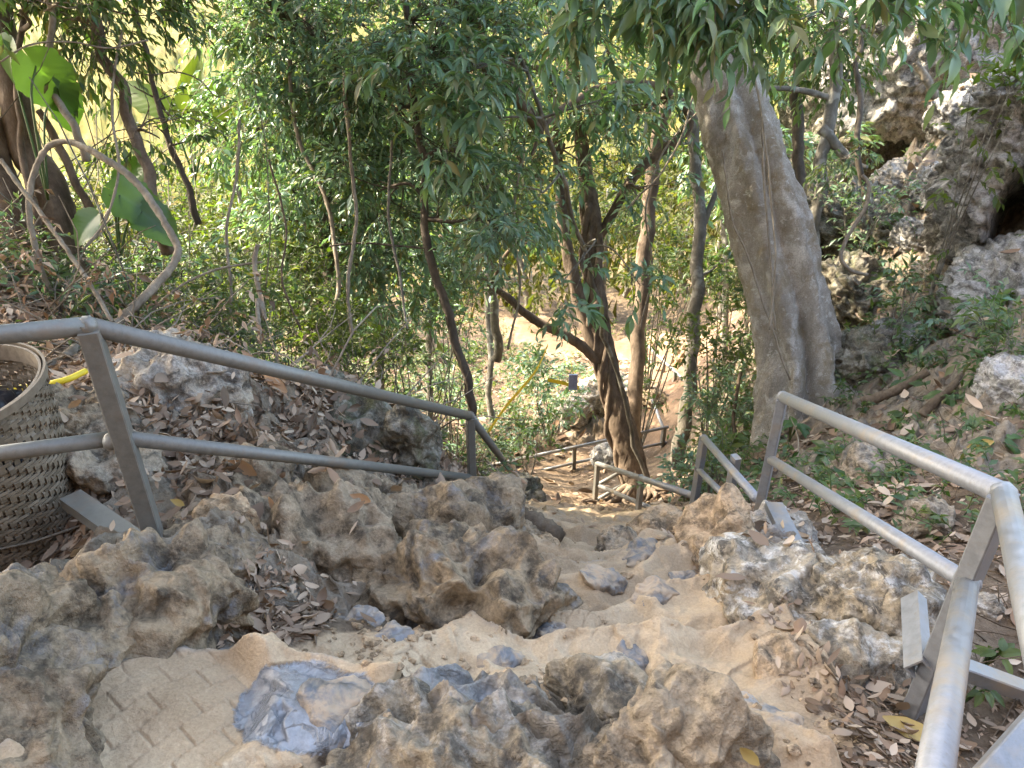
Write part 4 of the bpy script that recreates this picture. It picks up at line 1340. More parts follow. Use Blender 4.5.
# -- the great buttressed trunk on the right
def big_tree():
    rows = [(806, 440, 8.7, .44), (803, 410, 8.65, .42), (801, 385, 8.6, .415), (798, 350, 8.6, .41), (790, 300, 8.55, .43), (771, 230, 8.5, .425), (757, 185, 8.5, .41), (742, 140, 8.5, .39),
            (728, 90, 8.5, .36), (716, 30, 8.5, .33), (704, -40, 8.6, .31), (690, -130, 8.7, .29), (678, -260, 8.9, .26), (670, -420, 9.2, .2)]
    base = W(806, 415, 8.65)
    base[2] = gz(base[0], base[1])
    th = thing('tree', base, 'massive pale grey leaning tree trunk with deep flutes and buttress roots', 'tree')
    c = catmull(np.array([[*W(a, b, t), r] for a, b, t, r in rows]), 190)
    P, Rr = c[:, :3], c[:, 3]
    V, F, F3 = tube(P, Rr, 110, True)
    n, sd = 190, 110
    body = V[:n * sd].reshape(n, sd, 3)
    out = unit(body - P[:, None])
    s = np.linspace(0, 1, n)[:, None]
    h = (P[:, 2] - base[2])[:, None]
    # flutes follow world direction round the axis
    ang = np.arctan2(out[..., 1], out[..., 0])
    low = np.exp(-np.maximum(h, -.3) / 1.9)
    fl = 0
    for a0, wdt, amp in ((-1.55, .30, -.42), (-.65, .22, -.10), (-2.35, .24, -.16), (.3, .4, -.3), (2.2, .4, -.3)):
        dd = (ang - a0 + .12 * np.sin(h * 1.4) + math.pi) % (2 * math.pi) - math.pi
        fl = fl + amp * np.exp(-(dd / wdt) ** 2) * (.42 + low)
    for a0, wdt, amp in ((-1.05, .3, .2), (-2.0, .26, .14), (-.2, .32, .3), (3.0, .4, .25), (1.2, .4, .5)):
        dd = (ang - a0 + math.pi) % (2 * math.pi) - math.pi
        fl = fl + amp * np.exp(-(dd / wdt) ** 2) * low ** 1.8 * np.clip(1.15 - h * .35, 0, 1)
    q = body.reshape(-1, 3)
    bump = fbm(q * np.array([2.2, 2.2, .9]), 3) * .045 + (ridged(q * np.array([8, 8, 2.6]), 5) - .6) * .05 + fbm(q * 26, 3) * .012
    body = body + out * (Rr[:, None] * fl + bump.reshape(n, sd))[..., None]
    V[:n * sd] = body.reshape(-1, 3)
    MB().add(V, F, F3).build('trunk', M['bark_pale'], th)
    for pts, r in (([(830, 385, 8.5), (850, 400, 8.3), (868, 404, 8.2), (890, 402, 8.3)], (.16, .12, .08, .03)),):
        rt = MB()
        bark_tube(rt, [W(*p) for p in pts], r, 24, 10, .2, .02, 5)
        rt.build('root', M['bark_pale'], th)
    br, lf = MB(), MB()
    for px, py, t, rx, m in ((640, -190, 8.5, 1.6, 90), (760, -260, 9.0, 1.8, 110), (560, -330, 9.5, 2.0, 120), (700, -480, 9.5, 2.4, 140), (860, -360, 9.5, 2.2, 120)):
        cc = W(px, py, t)
        clump(lf, br, cc, (rx, rx, rx * .6), m, rg, .6, 9, .17, .06, limb_from=nearest_low(P[60:], cc), limb_r=.09)
    br.build('branches', M['bark_pale'], th)
    lf.build('crown', M['leaf_dark'], th)
    vn = MB()
    for pts, r in (([(775, 330, 8.1), (770, 250, 8.05), (764, 180, 8.05), (760, 110, 8.1), (748, 40, 8.15)], .012), ([(790, 380, 8.15), (752, 270, 8.05), (730, 210, 8.05), (722, 150, 8.1)], .009)):
        q = [W(*p) for p in pts]
        bark_tube(vn, q, np.full(len(q), r), 50, 6, .1, .02, 3)
    vn.build('climbing_vine', M['vine'], th)


big_tree()

# -- the twisted tree by the turn of the trail
tw = tree('tree', 'dark twisted tree with shaggy vine wrapped trunk beside the sloping rail', [(640, 508, 12.4), (628, 450, 12.2), (612, 390, 12.0), (598, 330, 11.8), (594, 270, 11.7), (590, 200, 11.6), (580, 140, 11.5), (572, 60, 11.4), (565, -40, 11.4), (560, -220, 11.6)],
     [.235, .205, .18, .155, .125, .11, .10, .09, .075, .045], M['bark_brown'],
     [(545, 70, 10.6, 1.3, 1.0, .8, 130), (610, 40, 10.8, 1.2, 1.0, .8, 120), (560, 150, 10.9, .9, .8, .6, 70), (500, 60, 10.4, 1.1, 1.0, .8, 100), (640, 110, 10.9, .8, .8, .5, 45), (515, 170, 10.5, .9, .7, .55, 60),
      (640, 190, 10.9, .45, .5, .4, 16), (580, -60, 11.2, 1.8, 1.5, .9, 120), (480, -100, 10.8, 1.8, 1.5, 1.0, 120), (660, -90, 11.2, 1.5, 1.3, .9, 100), (530, 235, 10.6, .45, .45, .3, 12)],
     M['leaf_dark'], rg, leaf=(.145, .048), spray=.5, K=9, n=90, sides=22, rough=.22, wob=.05, hang=.3, density=1.35, limb_r=.04, twig_r=.006,
     stems=[([(622, 410, 12.1), (596, 350, 11.85), (573, 280, 11.6), (562, 215, 11.5), (556, 130, 11.4), (548, 50, 11.3)], (.125, .11, .10, .085, .07, .04)),
            ([(606, 368, 11.9), (572, 338, 11.6), (536, 320, 11.4), (502, 292, 11.2), (468, 268, 11.0), (440, 235, 10.8)], (.08, .072, .062, .052, .04, .02)),
            ([(596, 240, 11.7), (640, 170, 11.4), (690, 125, 11.0), (670, 93, 10.6), (640, 84, 10.4), (600, 88, 10.2), (565, 106, 10.0), (545, 126, 9.8), (528, 158, 9.7)], (.07, .07, .065, .055, .05, .045, .04, .03, .012))],
     shade_clumps=[(-2.9, 6.8, 3.0, 2.1, 2.0, .9, 330), (-3.6, 8.8, 3.2, 2.2, 2.0, .9, 330), (-1.4, 9.6, 3.6, 2.0, 2.0, .9, 240), (-5.5, 9.0, 3.6, 2.2, 2.0, .9, 300)])  # unseen clumps added to shade the right slope and trunk
vn = MB()
for k in range(7):
    s = np.linspace(0, 1, 9)
    ax = catmull(np.array([W(642, 515, 12.4), W(628, 450, 12.2), W(612, 390, 12.0), W(598, 330, 11.8), W(594, 270, 11.7), W(588, 200, 11.6)]), 9)
    a = s * 9 + k * .9
    r = .23 - .12 * s + .02 * np.sin(k + s * 5)
    q = ax + np.column_stack([np.cos(a) * r, np.sin(a) * r, np.zeros(9)])
    bark_tube(vn, q, np.full(9, .035 + .012 * (k % 3)), 70, 7, .25, .05, k)
vn.build('wrapping_vine', M['bark_brown'], tw)
rt = MB()
for k in range(14):
    a0, L = rg.uniform(-2.9, -.6), rg.uniform(.3, .9)
    b = W(636, 508, 12.3)
    q = []
    for s in np.linspace(0, 1, 6):
        x, y = b[0] + math.cos(a0 + .5 * s * (k % 3 - 1)) * (.2 + L * s), b[1] + math.sin(a0) * (.2 + L * s)
        q.append((x, y, gz(x, y) + .05 + .25 * (1 - s) ** 3))
    bark_tube(rt, q, np.linspace(.06, .012, 6), 24, 6, .15, .03, k)
rt.build('root', M['bark_brown'], tw)

# -- slender trunks
tree('tree', 'slim brown tree rising just right of the twisted tree', [(634, 425, 13.2), (639, 340, 13), (645, 255, 12.8), (651, 170, 12.6), (664, 110, 12.4), (673, 40, 12.3), (684, -80, 12.2), (690, -200, 12.4)], [.13, .12, .12, .115, .11, .10, .09, .06], M['bark_brown'],
     [(690, -60, 12.2, 1.6, 1.4, 1.0, 90), (640, -140, 12.2, 1.6, 1.4, 1.0, 90), (668, 20, 12.2, .8, .7, .5, 40)], M['leaf_dark'], rg, leaf=(.14, .045), spray=.5, hang=.5, n=50)
tree('tree', 'slim mottled tree with straight trunk between the twisted tree and the massive trunk', [(680, 452, 12.4), (688, 380, 12.2), (695, 300, 12.0), (699, 220, 11.9), (694, 130, 11.8), (690, 40, 11.7), (686, -100, 11.8)], [.12, .105, .10, .095, .09, .085, .06], M['bark_grey'],
     [(700, -70, 11.6, 1.4, 1.2, .8, 70), (650, 130, 11.4, .7, .7, .4, 26), (722, 260, 12.4, .5, .5, .4, 16)], M['leaf_mid'], rg, leaf=(.13, .045), spray=.45, n=50, stems=[([(699, 235, 11.9), (720, 180, 11.9), (715, 165, 11.9), (740, 130, 12)], (.045, .04, .035, .02))])
tree('tree', 'thin dark leaning sapling in front of the dark crown left of the stairs', [(474, 405, 8.7), (458, 350, 8.5), (438, 285, 8.3), (426, 220, 8.2), (417, 130, 8.1), (408, 20, 8.0), (402, -100, 8.0)], [.055, .05, .047, .043, .038, .033, .02], M['bark_dark'],
     [(440, 50, 7.9, .9, .8, .6, 90), (395, 110, 7.9, .8, .8, .6, 80), (455, 150, 8.0, .7, .7, .5, 55), (415, 20, 8.0, 1.0, .9, .6, 80), (380, 190, 8.2, .6, .6, .45, 45), (440, 215, 8.2, .55, .55, .35, 36), (500, 215, 8.0, .45, .4, .28, 34), (420, -90, 8.0, 1.3, 1.1, .8, 80)],
     M['leaf_blue'], rg, leaf=(.10, .034), spray=.36, K=10, hang=.25, n=50, sides=9, density=1.6)
tree('tree', 'dense dark tree filling the upper left middle with small blue green leaves', [(335, 330, 10.0), (330, 270, 9.9), (322, 200, 9.8), (312, 120, 9.7), (308, 20, 9.6), (300, -120, 9.6)], [.1, .095, .09, .08, .07, .04], M['bark_dark'],
     [(290, 40, 9.0, 1.0, .9, .7, 110), (245, 40, 9.0, .55, .6, .55, 45), (330, 85, 9.0, 1.0, .9, .7, 110), (275, 110, 9.1, .75, .8, .6, 75), (345, 160, 9.0, .8, .8, .6, 80), (290, 190, 9.3, .8, .8, .55, 70), (360, 225, 9.4, .8, .7, .5, 60), (300, 250, 9.5, .7, .7, .45, 50), (360, 20, 9.0, 1.0, 1.0, .7, 100),
      (310, -80, 9.4, 1.6, 1.4, 1.0, 130), (230, -110, 9.4, 1.3, 1.2, .9, 90), (390, -120, 9.4, 1.5, 1.3, 1.0, 110), (210, -20, 9.2, .5, .6, .5, 32), (330, 40, 8.7, 1.0, .7, .7, 110), (255, 130, 9.3, .6, .6, .5, 60), (390, 160, 9.2, .8, .7, .6, 80), (320, 130, 9.4, 1.0, .8, .8, 110), (270, 215, 9.8, .8, .7, .5, 70), (375, 265, 9.8, .8, .7, .5, 60), (415, 70, 9.2, .9, .8, .7, 100), (250, 20, 8.8, .5, .5, .5, 50)],
     M['leaf_blue'], rg, leaf=(.105, .036), spray=.4, K=10, hang=.25, n=50, density=1.5, shade_clumps=[(-4.6, 5.4, 2.8, 2.2, 2.0, .9, 380), (-3.4, 4.4, 3.4, 1.8, 1.8, .8, 330), (-6.6, 5.6, 3.4, 2.2, 2.0, .9, 360), (-5.6, 3.4, 3.2, 2.0, 2.0, .9, 380), (-7.0, 2.4, 3.6, 2.2, 2.0, .9, 330), (-4.6, 2.2, 3.4, 1.9, 1.8, .8, 330), (-7.6, 7.4, 3.6, 2.2, 2.0, .9, 330), (-3.6, 3.0, 4.0, 1.6, 1.6, .8, 240)])  # unseen clumps added to shade the foreground trail
tree('tree', 'pale short trunk standing in the shade behind the left handrail end', [(497, 350, 15.5), (494, 300, 15.3), (491, 250, 15.2), (488, 170, 15)], [.09, .085, .08, .06], M['bark_grey'],
     [(470, 190, 14.6, 1.2, 1.0, .8, 90), (520, 215, 15, 1.0, .9, .6, 60), (450, 250, 15, .8, .8, .6, 46)], M['leaf_mid'], rg, leaf=(.15, .05), spray=.5)
tree('tree', 'slim upright tree directly behind the massive trunk', [(806, 265, 12.0), (801, 180, 11.8), (797, 60, 11.6), (788, -60, 11.5)], [.1, .09, .085, .07], M['bark_dark'],
     [(790, -40, 11.3, 1.4, 1.2, .8, 80), (820, 60, 11.2, .6, .6, .5, 34), (775, 40, 11.5, .6, .6, .5, 26)], M['leaf_mid'], rg, leaf=(.12, .042), spray=.42)
tree('tree', 'forked slim tree with a side branch between the massive trunk and the cliff', [(812, 262, 10.8), (816, 215, 10.7), (822, 165, 10.6), (831, 120, 10.5), (834, 60, 10.5), (842, -40, 10.6)], [.09, .085, .085, .085, .08, .06], M['bark_grey'],
     [(850, -20, 10.4, 1.2, 1.1, .7, 80), (800, 20, 10.5, .8, .8, .5, 40), (880, 30, 10.5, .7, .7, .5, 40), (850, 80, 10.6, .5, .5, .4, 22)], M['leaf_mid'], rg, leaf=(.125, .044), spray=.42,
     stems=[([(822, 128, 10.5), (838, 148, 10.5), (852, 162, 10.4), (866, 168, 10.3)], (.075, .07, .055, .03)), ([(830, 98, 10.5), (800, 90, 10.4), (765, 88, 10.3)], (.045, .04, .03))])
tree('tree', 'thin upright stem carrying a small leaf tuft near the pale dangling vine', [(866, 195, 10.2), (860, 150, 10.1), (858, 90, 10.1), (860, 20, 10.1)], [.04, .04, .035, .03], M['bark_dark'], [(858, 150, 10.0, .35, .35, .25, 18), (868, 5, 10, .8, .8, .5, 40)], M['leaf_mid'], rg, leaf=(.11, .04), spray=.36)

# -- left edge trees
tree('tree', 'thick dark leaning trunk at the upper left edge', [(62, 250, 7.2), (48, 190, 7.1), (24, 135, 7.0), (6, 75, 6.9), (-4, 0, 6.9), (-12, -120, 6.9), (-20, -260, 7.0)], [.16, .145, .135, .13, .12, .11, .08], M['bark_brown'],
     [(30, -80, 6.6, 1.0, 1.0, .6, 90), (-60, -160, 6.8, 1.5, 1.3, .9, 110), (90, -150, 7.2, 1.4, 1.2, .8, 100), (20, 10, 6.4, .5, .5, .3, 30), (60, -20, 6.6, .6, .6, .35, 40)], M['leaf_mid'], rg, leaf=(.12, .04), spray=.45, hang=.55,
     stems=[([(20, 250, 7.0), (8, 200, 6.9), (-8, 150, 6.9), (-30, 60, 6.9)], (.17, .15, .13, .1)), ([(40, 245, 6.8), (30, 180, 6.8), (18, 110, 6.8), (22, 30, 6.8), (28, -60, 6.9)], (.03, .03, .028, .026, .02)), ([(90, 215, 7.1), (62, 150, 7.0), (38, 110, 6.9)], (.04, .035, .03))],
     shade_clumps=[(.4, 10.0, 4.0, 2.2, 2.0, .9, 260), (-1.2, 9.8, 5.0, 2.0, 2.0, .9, 240), (2.2, 10.4, 4.6, 2.0, 2.0, .9, 220)])  # unseen clumps added to shade the massive trunk and cliff
tree('tree', 'slender dark crooked sapling crossing the sunlit gap at left', [(162, 225, 6.8), (152, 190, 6.8), (142, 150, 6.8), (130, 115, 6.8), (117, 82, 6.8), (100, 55, 6.8), (103, 20, 6.8), (96, -40, 6.8), (90, -140, 6.8)], [.055, .05, .05, .05, .048, .046, .042, .04, .025], M['bark_brown'],
     [(110, 10, 6.6, .5, .5, .35, 40), (75, 20, 6.7, .45, .45, .3, 34), (130, -40, 6.7, .8, .8, .5, 60), (145, 130, 6.8, .3, .3, .2, 12), (95, -110, 6.8, 1.2, 1.1, .7, 80)], M['leaf_mid'], rg, leaf=(.10, .034), spray=.36, hang=.6,
     stems=[([(103, 52, 6.8), (94, 30, 6.75), (92, -20, 6.7)], (.035, .03, .02))])
tree('tree', 'very thin dark stem with side leaves in front of the yellow meadow', [(192, 200, 7.6), (180, 160, 7.5), (166, 115, 7.4), (150, 60, 7.4), (133, 0, 7.3), (120, -60, 7.3)], [.03, .028, .026, .024, .02, .015], M['bark_dark'],
     [(160, 100, 7.4, .3, .3, .3, 12), (175, 145, 7.4, .3, .3, .25, 14), (128, -30, 7.2, .6, .6, .4, 40)], M['leaf_mid'], rg, leaf=(.1, .034), spray=.34, hang=.5)
tree('tree', 'thin pale stem dropping from the top edge beside the broad hanging leaf', [(76, 130, 6.4), (62, 110, 6.4), (53, 85, 6.4), (55, 50, 6.4), (50, 0, 6.4), (46, -80, 6.4)], [.03, .03, .03, .028, .026, .02], M['vine'], [(58, 5, 6.3, .35, .3, .2, 20), (48, -70, 6.4, .6, .6, .4, 40)], M['leaf_mid'], rg, leaf=(.1, .034), spray=.34, hang=.6)

# -- the mass of trees further down the valley
for px, py, t, hb, n, mat, lab in [
        (318, 95, 14.5, 1.5, 110, 'leaf_mid', 'leafy valley tree right of the yellow meadow behind the thin pale vine'), (335, 60, 17, 2.0, 120, 'leaf_mid', 'valley tree rising straight behind the dense dark tree'),
        (420, 110, 15.5, 1.7, 120, 'leaf_dark', 'shaded valley tree behind the leaning sapling'), (480, 50, 18.5, 2.1, 120, 'leaf_mid', 'tall valley tree between the sapling and the twisted tree'),
        (715, 40, 17, 1.9, 120, 'leaf_mid', 'leafy tree behind the top of the massive trunk'),
        (375, 215, 13.5, 1.2, 110, 'leaf_dark', 'low shaded tree beneath the dense dark crown'), (300, 215, 13.5, 1.1, 100, 'leaf_mid', 'low bushy tree behind the thin pale vine'), (240, 225, 16, .8, 60, 'leaf_lime', 'pale green tree under the right side of the meadow'), (760, 130, 14, 1.3, 90, 'leaf_dark', 'dark tree squeezed behind the massive trunk and the slim upright tree')]:
    b = W(px + 12, py + 120, t)
    g = gz(b[0], b[1])
    f = FOC / t
    tree('tree', lab, [(px + 10, py + (W(px, py, t)[2] - g) * f * .95, t), (px + 6, py + 90, t), (px, py - 20, t), (px - 4, py - 90, t)], [.075, .065, .05, .03], M['bark_grey'],
         [(px, py, t - .5, hb, hb, hb * .8, n), (px - 45, py + 40, t, hb * .8, hb * .8, hb * .6, int(n * .7)), (px + 45, py + 30, t + .3, hb * .8, hb * .8, hb * .6, int(n * .7)), (px + 5, py - 70, t + .4, hb, hb, hb * .8, int(n * .8)), (px + 15, py + 90, t, hb * .7, hb * .7, hb * .5, int(n * .5))],
         M[mat], rg, leaf=(.012 * t, .0046 * t), spray=.034 * t, K=9, hang=.3, n=24, sides=8, twig_r=.008)

# -- overhanging large leaved tree along the top right
tree('tree', 'large leaved tree whose drooping boughs hang across the top right', [(1180, 330, 5.6), (1170, 180, 5.6), (1120, 20, 5.7), (1010, -90, 5.8), (880, -90, 5.9), (760, -40, 6.0), (690, -10, 6.0)], [.16, .14, .13, .1, .07, .05, .03], M['bark_grey'],
     [(640, 8, 6.0, .5, .5, .25, 30), (700, -5, 5.8, .4, .4, .2, 20), (790, -8, 5.7, .5, .5, .22, 26), (850, -12, 5.7, .45, .5, .2, 15), (900, -15, 5.8, .4, .5, .2, 11), (950, 5, 5.9, .3, .4, .2, 9), (1000, 30, 5.8, .25, .3, .15, 6), (590, 5, 6.2, .5, .5, .25, 26), 
      (760, -60, 5.8, 1.0, .9, .5, 60), (900, -70, 5.8, 1.0, .9, .5, 60), (640, -70, 6.2, 1.0, .9, .5, 60)],
     M['leaf_dark'], rg, leaf=(.17, .058), spray=.42, K=8, T=T_FINE, hang=.3, droop=.4, limb_r=.025, twig_r=.005)

# -- near hanging sprigs in front of the twisted tree
tree('tree', 'leggy sapling with large drooping leaves in front of the twisted tree', [(652, 498, 11.9), (622, 400, 11.3), (600, 310, 10.4), (574, 220, 9.4), (550, 140, 8.6), (520, 60, 8.1), (500, -20, 8.0)], [.035, .033, .03, .028, .026, .02, .012], M['bark_grey'],
     [(560, 285, 8.4, .32, .3, .22, 13), (640, 285, 8.6, .25, .25, .16, 8), (470, 130, 7.6, .5, .5, .35, 36), (460, 75, 7.4, .5, .5, .35, 36), (400, 80, 7.3, .5, .4, .3, 30), (540, 190, 8.1, .5, .4, .35, 24), (505, 30, 7.8, .6, .5, .4, 42), (560, 30, 7.9, .6, .5, .4, 40), (600, 100, 8.3, .4, .4, .3, 20)],
     M['leaf_dark'], rg, leaf=(.155, .05), spray=.4, K=8, T=T_FINE, hang=.35, droop=.4, limb_r=.016)

# -- lianas and bare vines
liana('pale arching vine curving over the broad leaves at the left', [(62, 305, 6.0), (45, 280, 6.0), (34, 245, 6.0), (29, 210, 6.0), (33, 180, 6.0), (45, 152, 6.0), (63, 141, 6.0), (85, 147, 6.0), (108, 160, 6.0), (130, 177, 6.0), (152, 203, 6.0), (172, 235, 5.95), (177, 252, 5.9), (168, 270, 5.8), (152, 288, 5.7), (134, 306, 5.6), (112, 326, 5.5)],
      [.016, .02, .022, .023, .023, .023, .023, .024, .025, .027, .027, .027, .027, .029, .031, .032, .032], seed=1, n=170)
liana('thin pale vine hanging in front of the dark crown', [(290, 60, 8.4), (293, 110, 8.4), (303, 150, 8.4), (318, 180, 8.4), (330, 215, 8.4), (336, 260, 8.4), (338, 295, 8.4), (320, 325, 8.3), (300, 345, 8.2)], .022, seed=2)
liana('pale dangling vine looping before the rubble gully', [(862, 175, 8.6), (868, 185, 8.6), (866, 205, 8.6), (855, 225, 8.6), (845, 243, 8.6), (841, 258, 8.6), (850, 270, 8.6), (868, 275, 8.6)], .022, seed=3)
liana('long grey straight vine slanting through the tangle at left', [(0, 160, 5.8), (35, 205, 5.7), (65, 245, 5.6), (90, 285, 5.5), (112, 322, 5.4)], .016, seed=4)
liana('bare grey stick leaning beside the leafy left bank', [(262, 340, 6.2), (258, 300, 6.3), (266, 318, 6.3), (255, 270, 6.4), (258, 245, 6.4)], .018, seed=5)
liana('thin white vine hanging diagonally right of the twisted tree', [(694, 95, 9.5), (680, 140, 9.5), (660, 175, 9.5), (640, 195, 9.5), (628, 208, 9.5)], .012, seed=6)
liana('thin dark vine strung across the middle of the dark crown', [(330, 246, 8.2), (365, 243, 8.2), (400, 246, 8.2), (436, 250, 8.2)], .012, 'bark_dark', seed=7)
liana('bare curved twig arching across the yellow meadow', [(125, 70, 7.0), (150, 75, 7.0), (175, 72, 7.0), (200, 80, 7.0), (214, 95, 7.0)], .006, 'bark_grey', seed=8)
liana('pale bare stick standing beside the buttress below the massive trunk', [(736, 440, 9.6), (734, 415, 9.6), (738, 385, 9.6), (741, 372, 9.6)], .022, 'dead_wood', seed=9)
liana('brown fallen branch lying on litter right of the massive trunk', [(862, 402, 7.2), (885, 395, 7.1), (908, 384, 7.0), (929, 371, 6.9)], [.05, .045, .04, .035], 'dead_wood', 'fallen_branch', 10, cat='branch')
liana('short brown fallen branch pointing up the right slope', [(922, 415, 6.4), (935, 400, 6.4), (950, 388, 6.4), (962, 372, 6.5)], [.04, .035, .03, .02], 'dead_wood', 'fallen_branch', 11, cat='branch')
liana('grey broken branch propped in the upper gully', [(936, 98, 10.8), (928, 82, 10.8), (919, 68, 10.9), (915, 62, 10.9)], [.06, .055, .05, .04], 'vine', 'fallen_branch', 12, cat='branch')
liana('thick pale branch lying in the tangle behind the basket', [(0, 360, 4.9), (30, 372, 4.7), (60, 362, 4.8), (80, 345, 5.0), (98, 335, 5.2)], [.03, .035, .035, .03, .025], 'vine', 'fallen_branch', 13, cat='branch')
liana('dark weathered log lying across the lower end of the left rocks', [(480, 512, 5.0), (500, 517, 4.95), (525, 523, 4.9), (548, 532, 4.85), (558, 540, 4.8)], [.05, .075, .085, .08, .06], 'dead_wood', 'log', 14, cat='log', n=40)

_l = 20
for pts, r, bk, lab in [
        ([(352, 335, 7.6), (348, 280, 7.6), (356, 220, 7.7), (350, 150, 7.8), (344, 70, 7.8)], .018, 'vine', 'pale bare stem rising through the dense dark crown'),
        ([(228, 335, 7.0), (232, 285, 7.0), (226, 235, 7.1), (236, 180, 7.2), (240, 120, 7.3)], .013, 'vine', 'thin grey stem standing among the sunlit left bushes'),
        ([(300, 330, 7.4), (282, 280, 7.4), (285, 220, 7.5), (268, 160, 7.6)], .011, 'dead_wood', 'thin brown crooked stem left of the thin pale vine'),
        ([(140, 320, 6.3), (175, 290, 6.3), (215, 270, 6.4), (262, 262, 6.5)], .010, 'vine', 'slender bare vine drooping across the left bushes'),
        ([(408, 330, 8.0), (398, 270, 8.0), (388, 210, 8.0), (392, 140, 8.0)], .014, 'bark_grey', 'grey wiry stem left of the leaning sapling'),
        ([(508, 350, 9.5), (520, 290, 9.5), (514, 220, 9.4), (524, 150, 9.3)], .015, 'vine', 'pale wiry stem left of the twisted trunk'),
        ([(84, 250, 6.2), (108, 215, 6.3), (118, 165, 6.4), (112, 100, 6.5), (122, 30, 6.6)], .011, 'vine', 'thin pale stem behind the arching vine'),
        ([(640, 330, 10.5), (652, 270, 10.5), (646, 210, 10.4), (664, 150, 10.3), (700, 110, 10)], .012, 'vine', 'thin looping vine beside the slim brown tree'),
        ([(0, 62, 6.0), (30, 45, 6.0), (70, 42, 6.1), (110, 48, 6.2), (150, 40, 6.3)], .007, 'vine', 'thin bare twig arching out from the upper left edge'),
        ([(770, 330, 7.7), (776, 250, 7.7), (768, 170, 7.7), (758, 90, 7.8)], .010, 'vine', 'thin vine hanging straight in front of the massive trunk')]:
    _l += 1
    liana(lab, pts, r, bk, seed=_l)

# -- broad leaved plants
def broad_leaf(mb, stem_mb, foot, c, size, d, nrm, wide=.8):
    """A heart shaped leaf, gently folded, on its stalk."""
    d = unit(np.asarray(d, float))
    s = unit(np.cross(nrm, d))
    nn = np.cross(d, s)
    us = np.linspace(0, 1, 33)
    V, F = [], []
    for u in us:
        wd = wide * (np.sin(math.pi * min(1, u ** .62)) ** .75) * .5 if 0 < u < 1 else .01
        for k, x in enumerate(np.linspace(-1, 1, 17)):
            z = .22 * abs(x) * wd - .26 * u * u + .011 * math.sin((u - .28 * abs(x)) * 58) * min(1, 3 * abs(x)) * wd * 2 + .09 * math.sin(u * 8 + x * 2.2) * abs(x) ** 2 * wd
            a = u - (.12 * abs(x) * (1 - u) ** 4)
            wob = 1 + (.05 * math.sin(u * 23 + 5 * x) + .03 * math.sin(u * 51)) * (abs(x) > .8)
            x = x * wob
            V.append(c + size * (d * (a - .15) + s * x * wd + nn * z))
    V = np.array(V)
    i = np.arange(32)[:, None] * 17 + np.arange(16)[None]
    F = np.stack([i, i + 1, i + 18, i + 17], -1).reshape(-1, 4)
    mb.add(V, F)
    mid = (foot + c) / 2 + np.array([0, 0, .25 * np.linalg.norm(c - foot)])
    stem_mb.add(*tube(catmull([foot, mid, c], 12), np.linspace(.012, .006, 12) * (size / .5) ** .5, 6))


def broad_plant(label, foot, leaves, mat='leaf_broad', name='broad_leaf_plant', group=None, wide=.8):
    b = np.asarray(foot, float)
    th = thing(name, b, label, 'plant', group)
    lf, st = MB(), MB()
    for c, size, d, nrm in leaves:
        broad_leaf(lf, st, b, np.asarray(c, float), size, d, nrm, wide)
    st.build('stem', M['leaf_mid'], th)
    lf.build('leaves', M[mat], th)
    return th


broad_plant('elephant ear plant with huge drooping leaf against the thick dark trunk', W(48, 200, 6.5),
            [(W(36, 66, 6.2), .55, (.35, .25, -.9), (.5, -.9, .1)), (W(58, 92, 6.5), .42, (.2, .1, -1), (.8, -.6, .1)), (W(10, 48, 6.4), .4, (-.5, .1, -.8), (-.3, -.9, .4))])
broad_plant('elephant ear plant with dark low leaves under the arching vine', W(120, 262, 6.6),
            [(W(120, 195, 6.5), .5, (.6, .1, -.45), (.1, -.6, .8)), (W(142, 212, 6.6), .45, (.7, -.1, -.6), (.2, -.5, .8)), (W(128, 185, 6.8), .4, (.1, .4, .5), (0, -.8, .5)), (W(92, 220, 6.4), .35, (-.6, -.2, -.5), (-.1, -.7, .7))])
broad_plant('banana like plant with upright sunlit leaves before the meadow', W(195, 180, 10),
            [(W(188, 112, 10), .9, (.15, .1, .6), (0, -1, .2)), (W(160, 105, 10), .9, (-.8, .1, .35), (0, -1, .4)), (W(225, 120, 10), .8, (.8, .1, .1), (0, -1, .5)), (W(205, 108, 10.3), .7, (.5, .2, .7), (0, -1, .2))], 'leaf_lime', wide=.42)
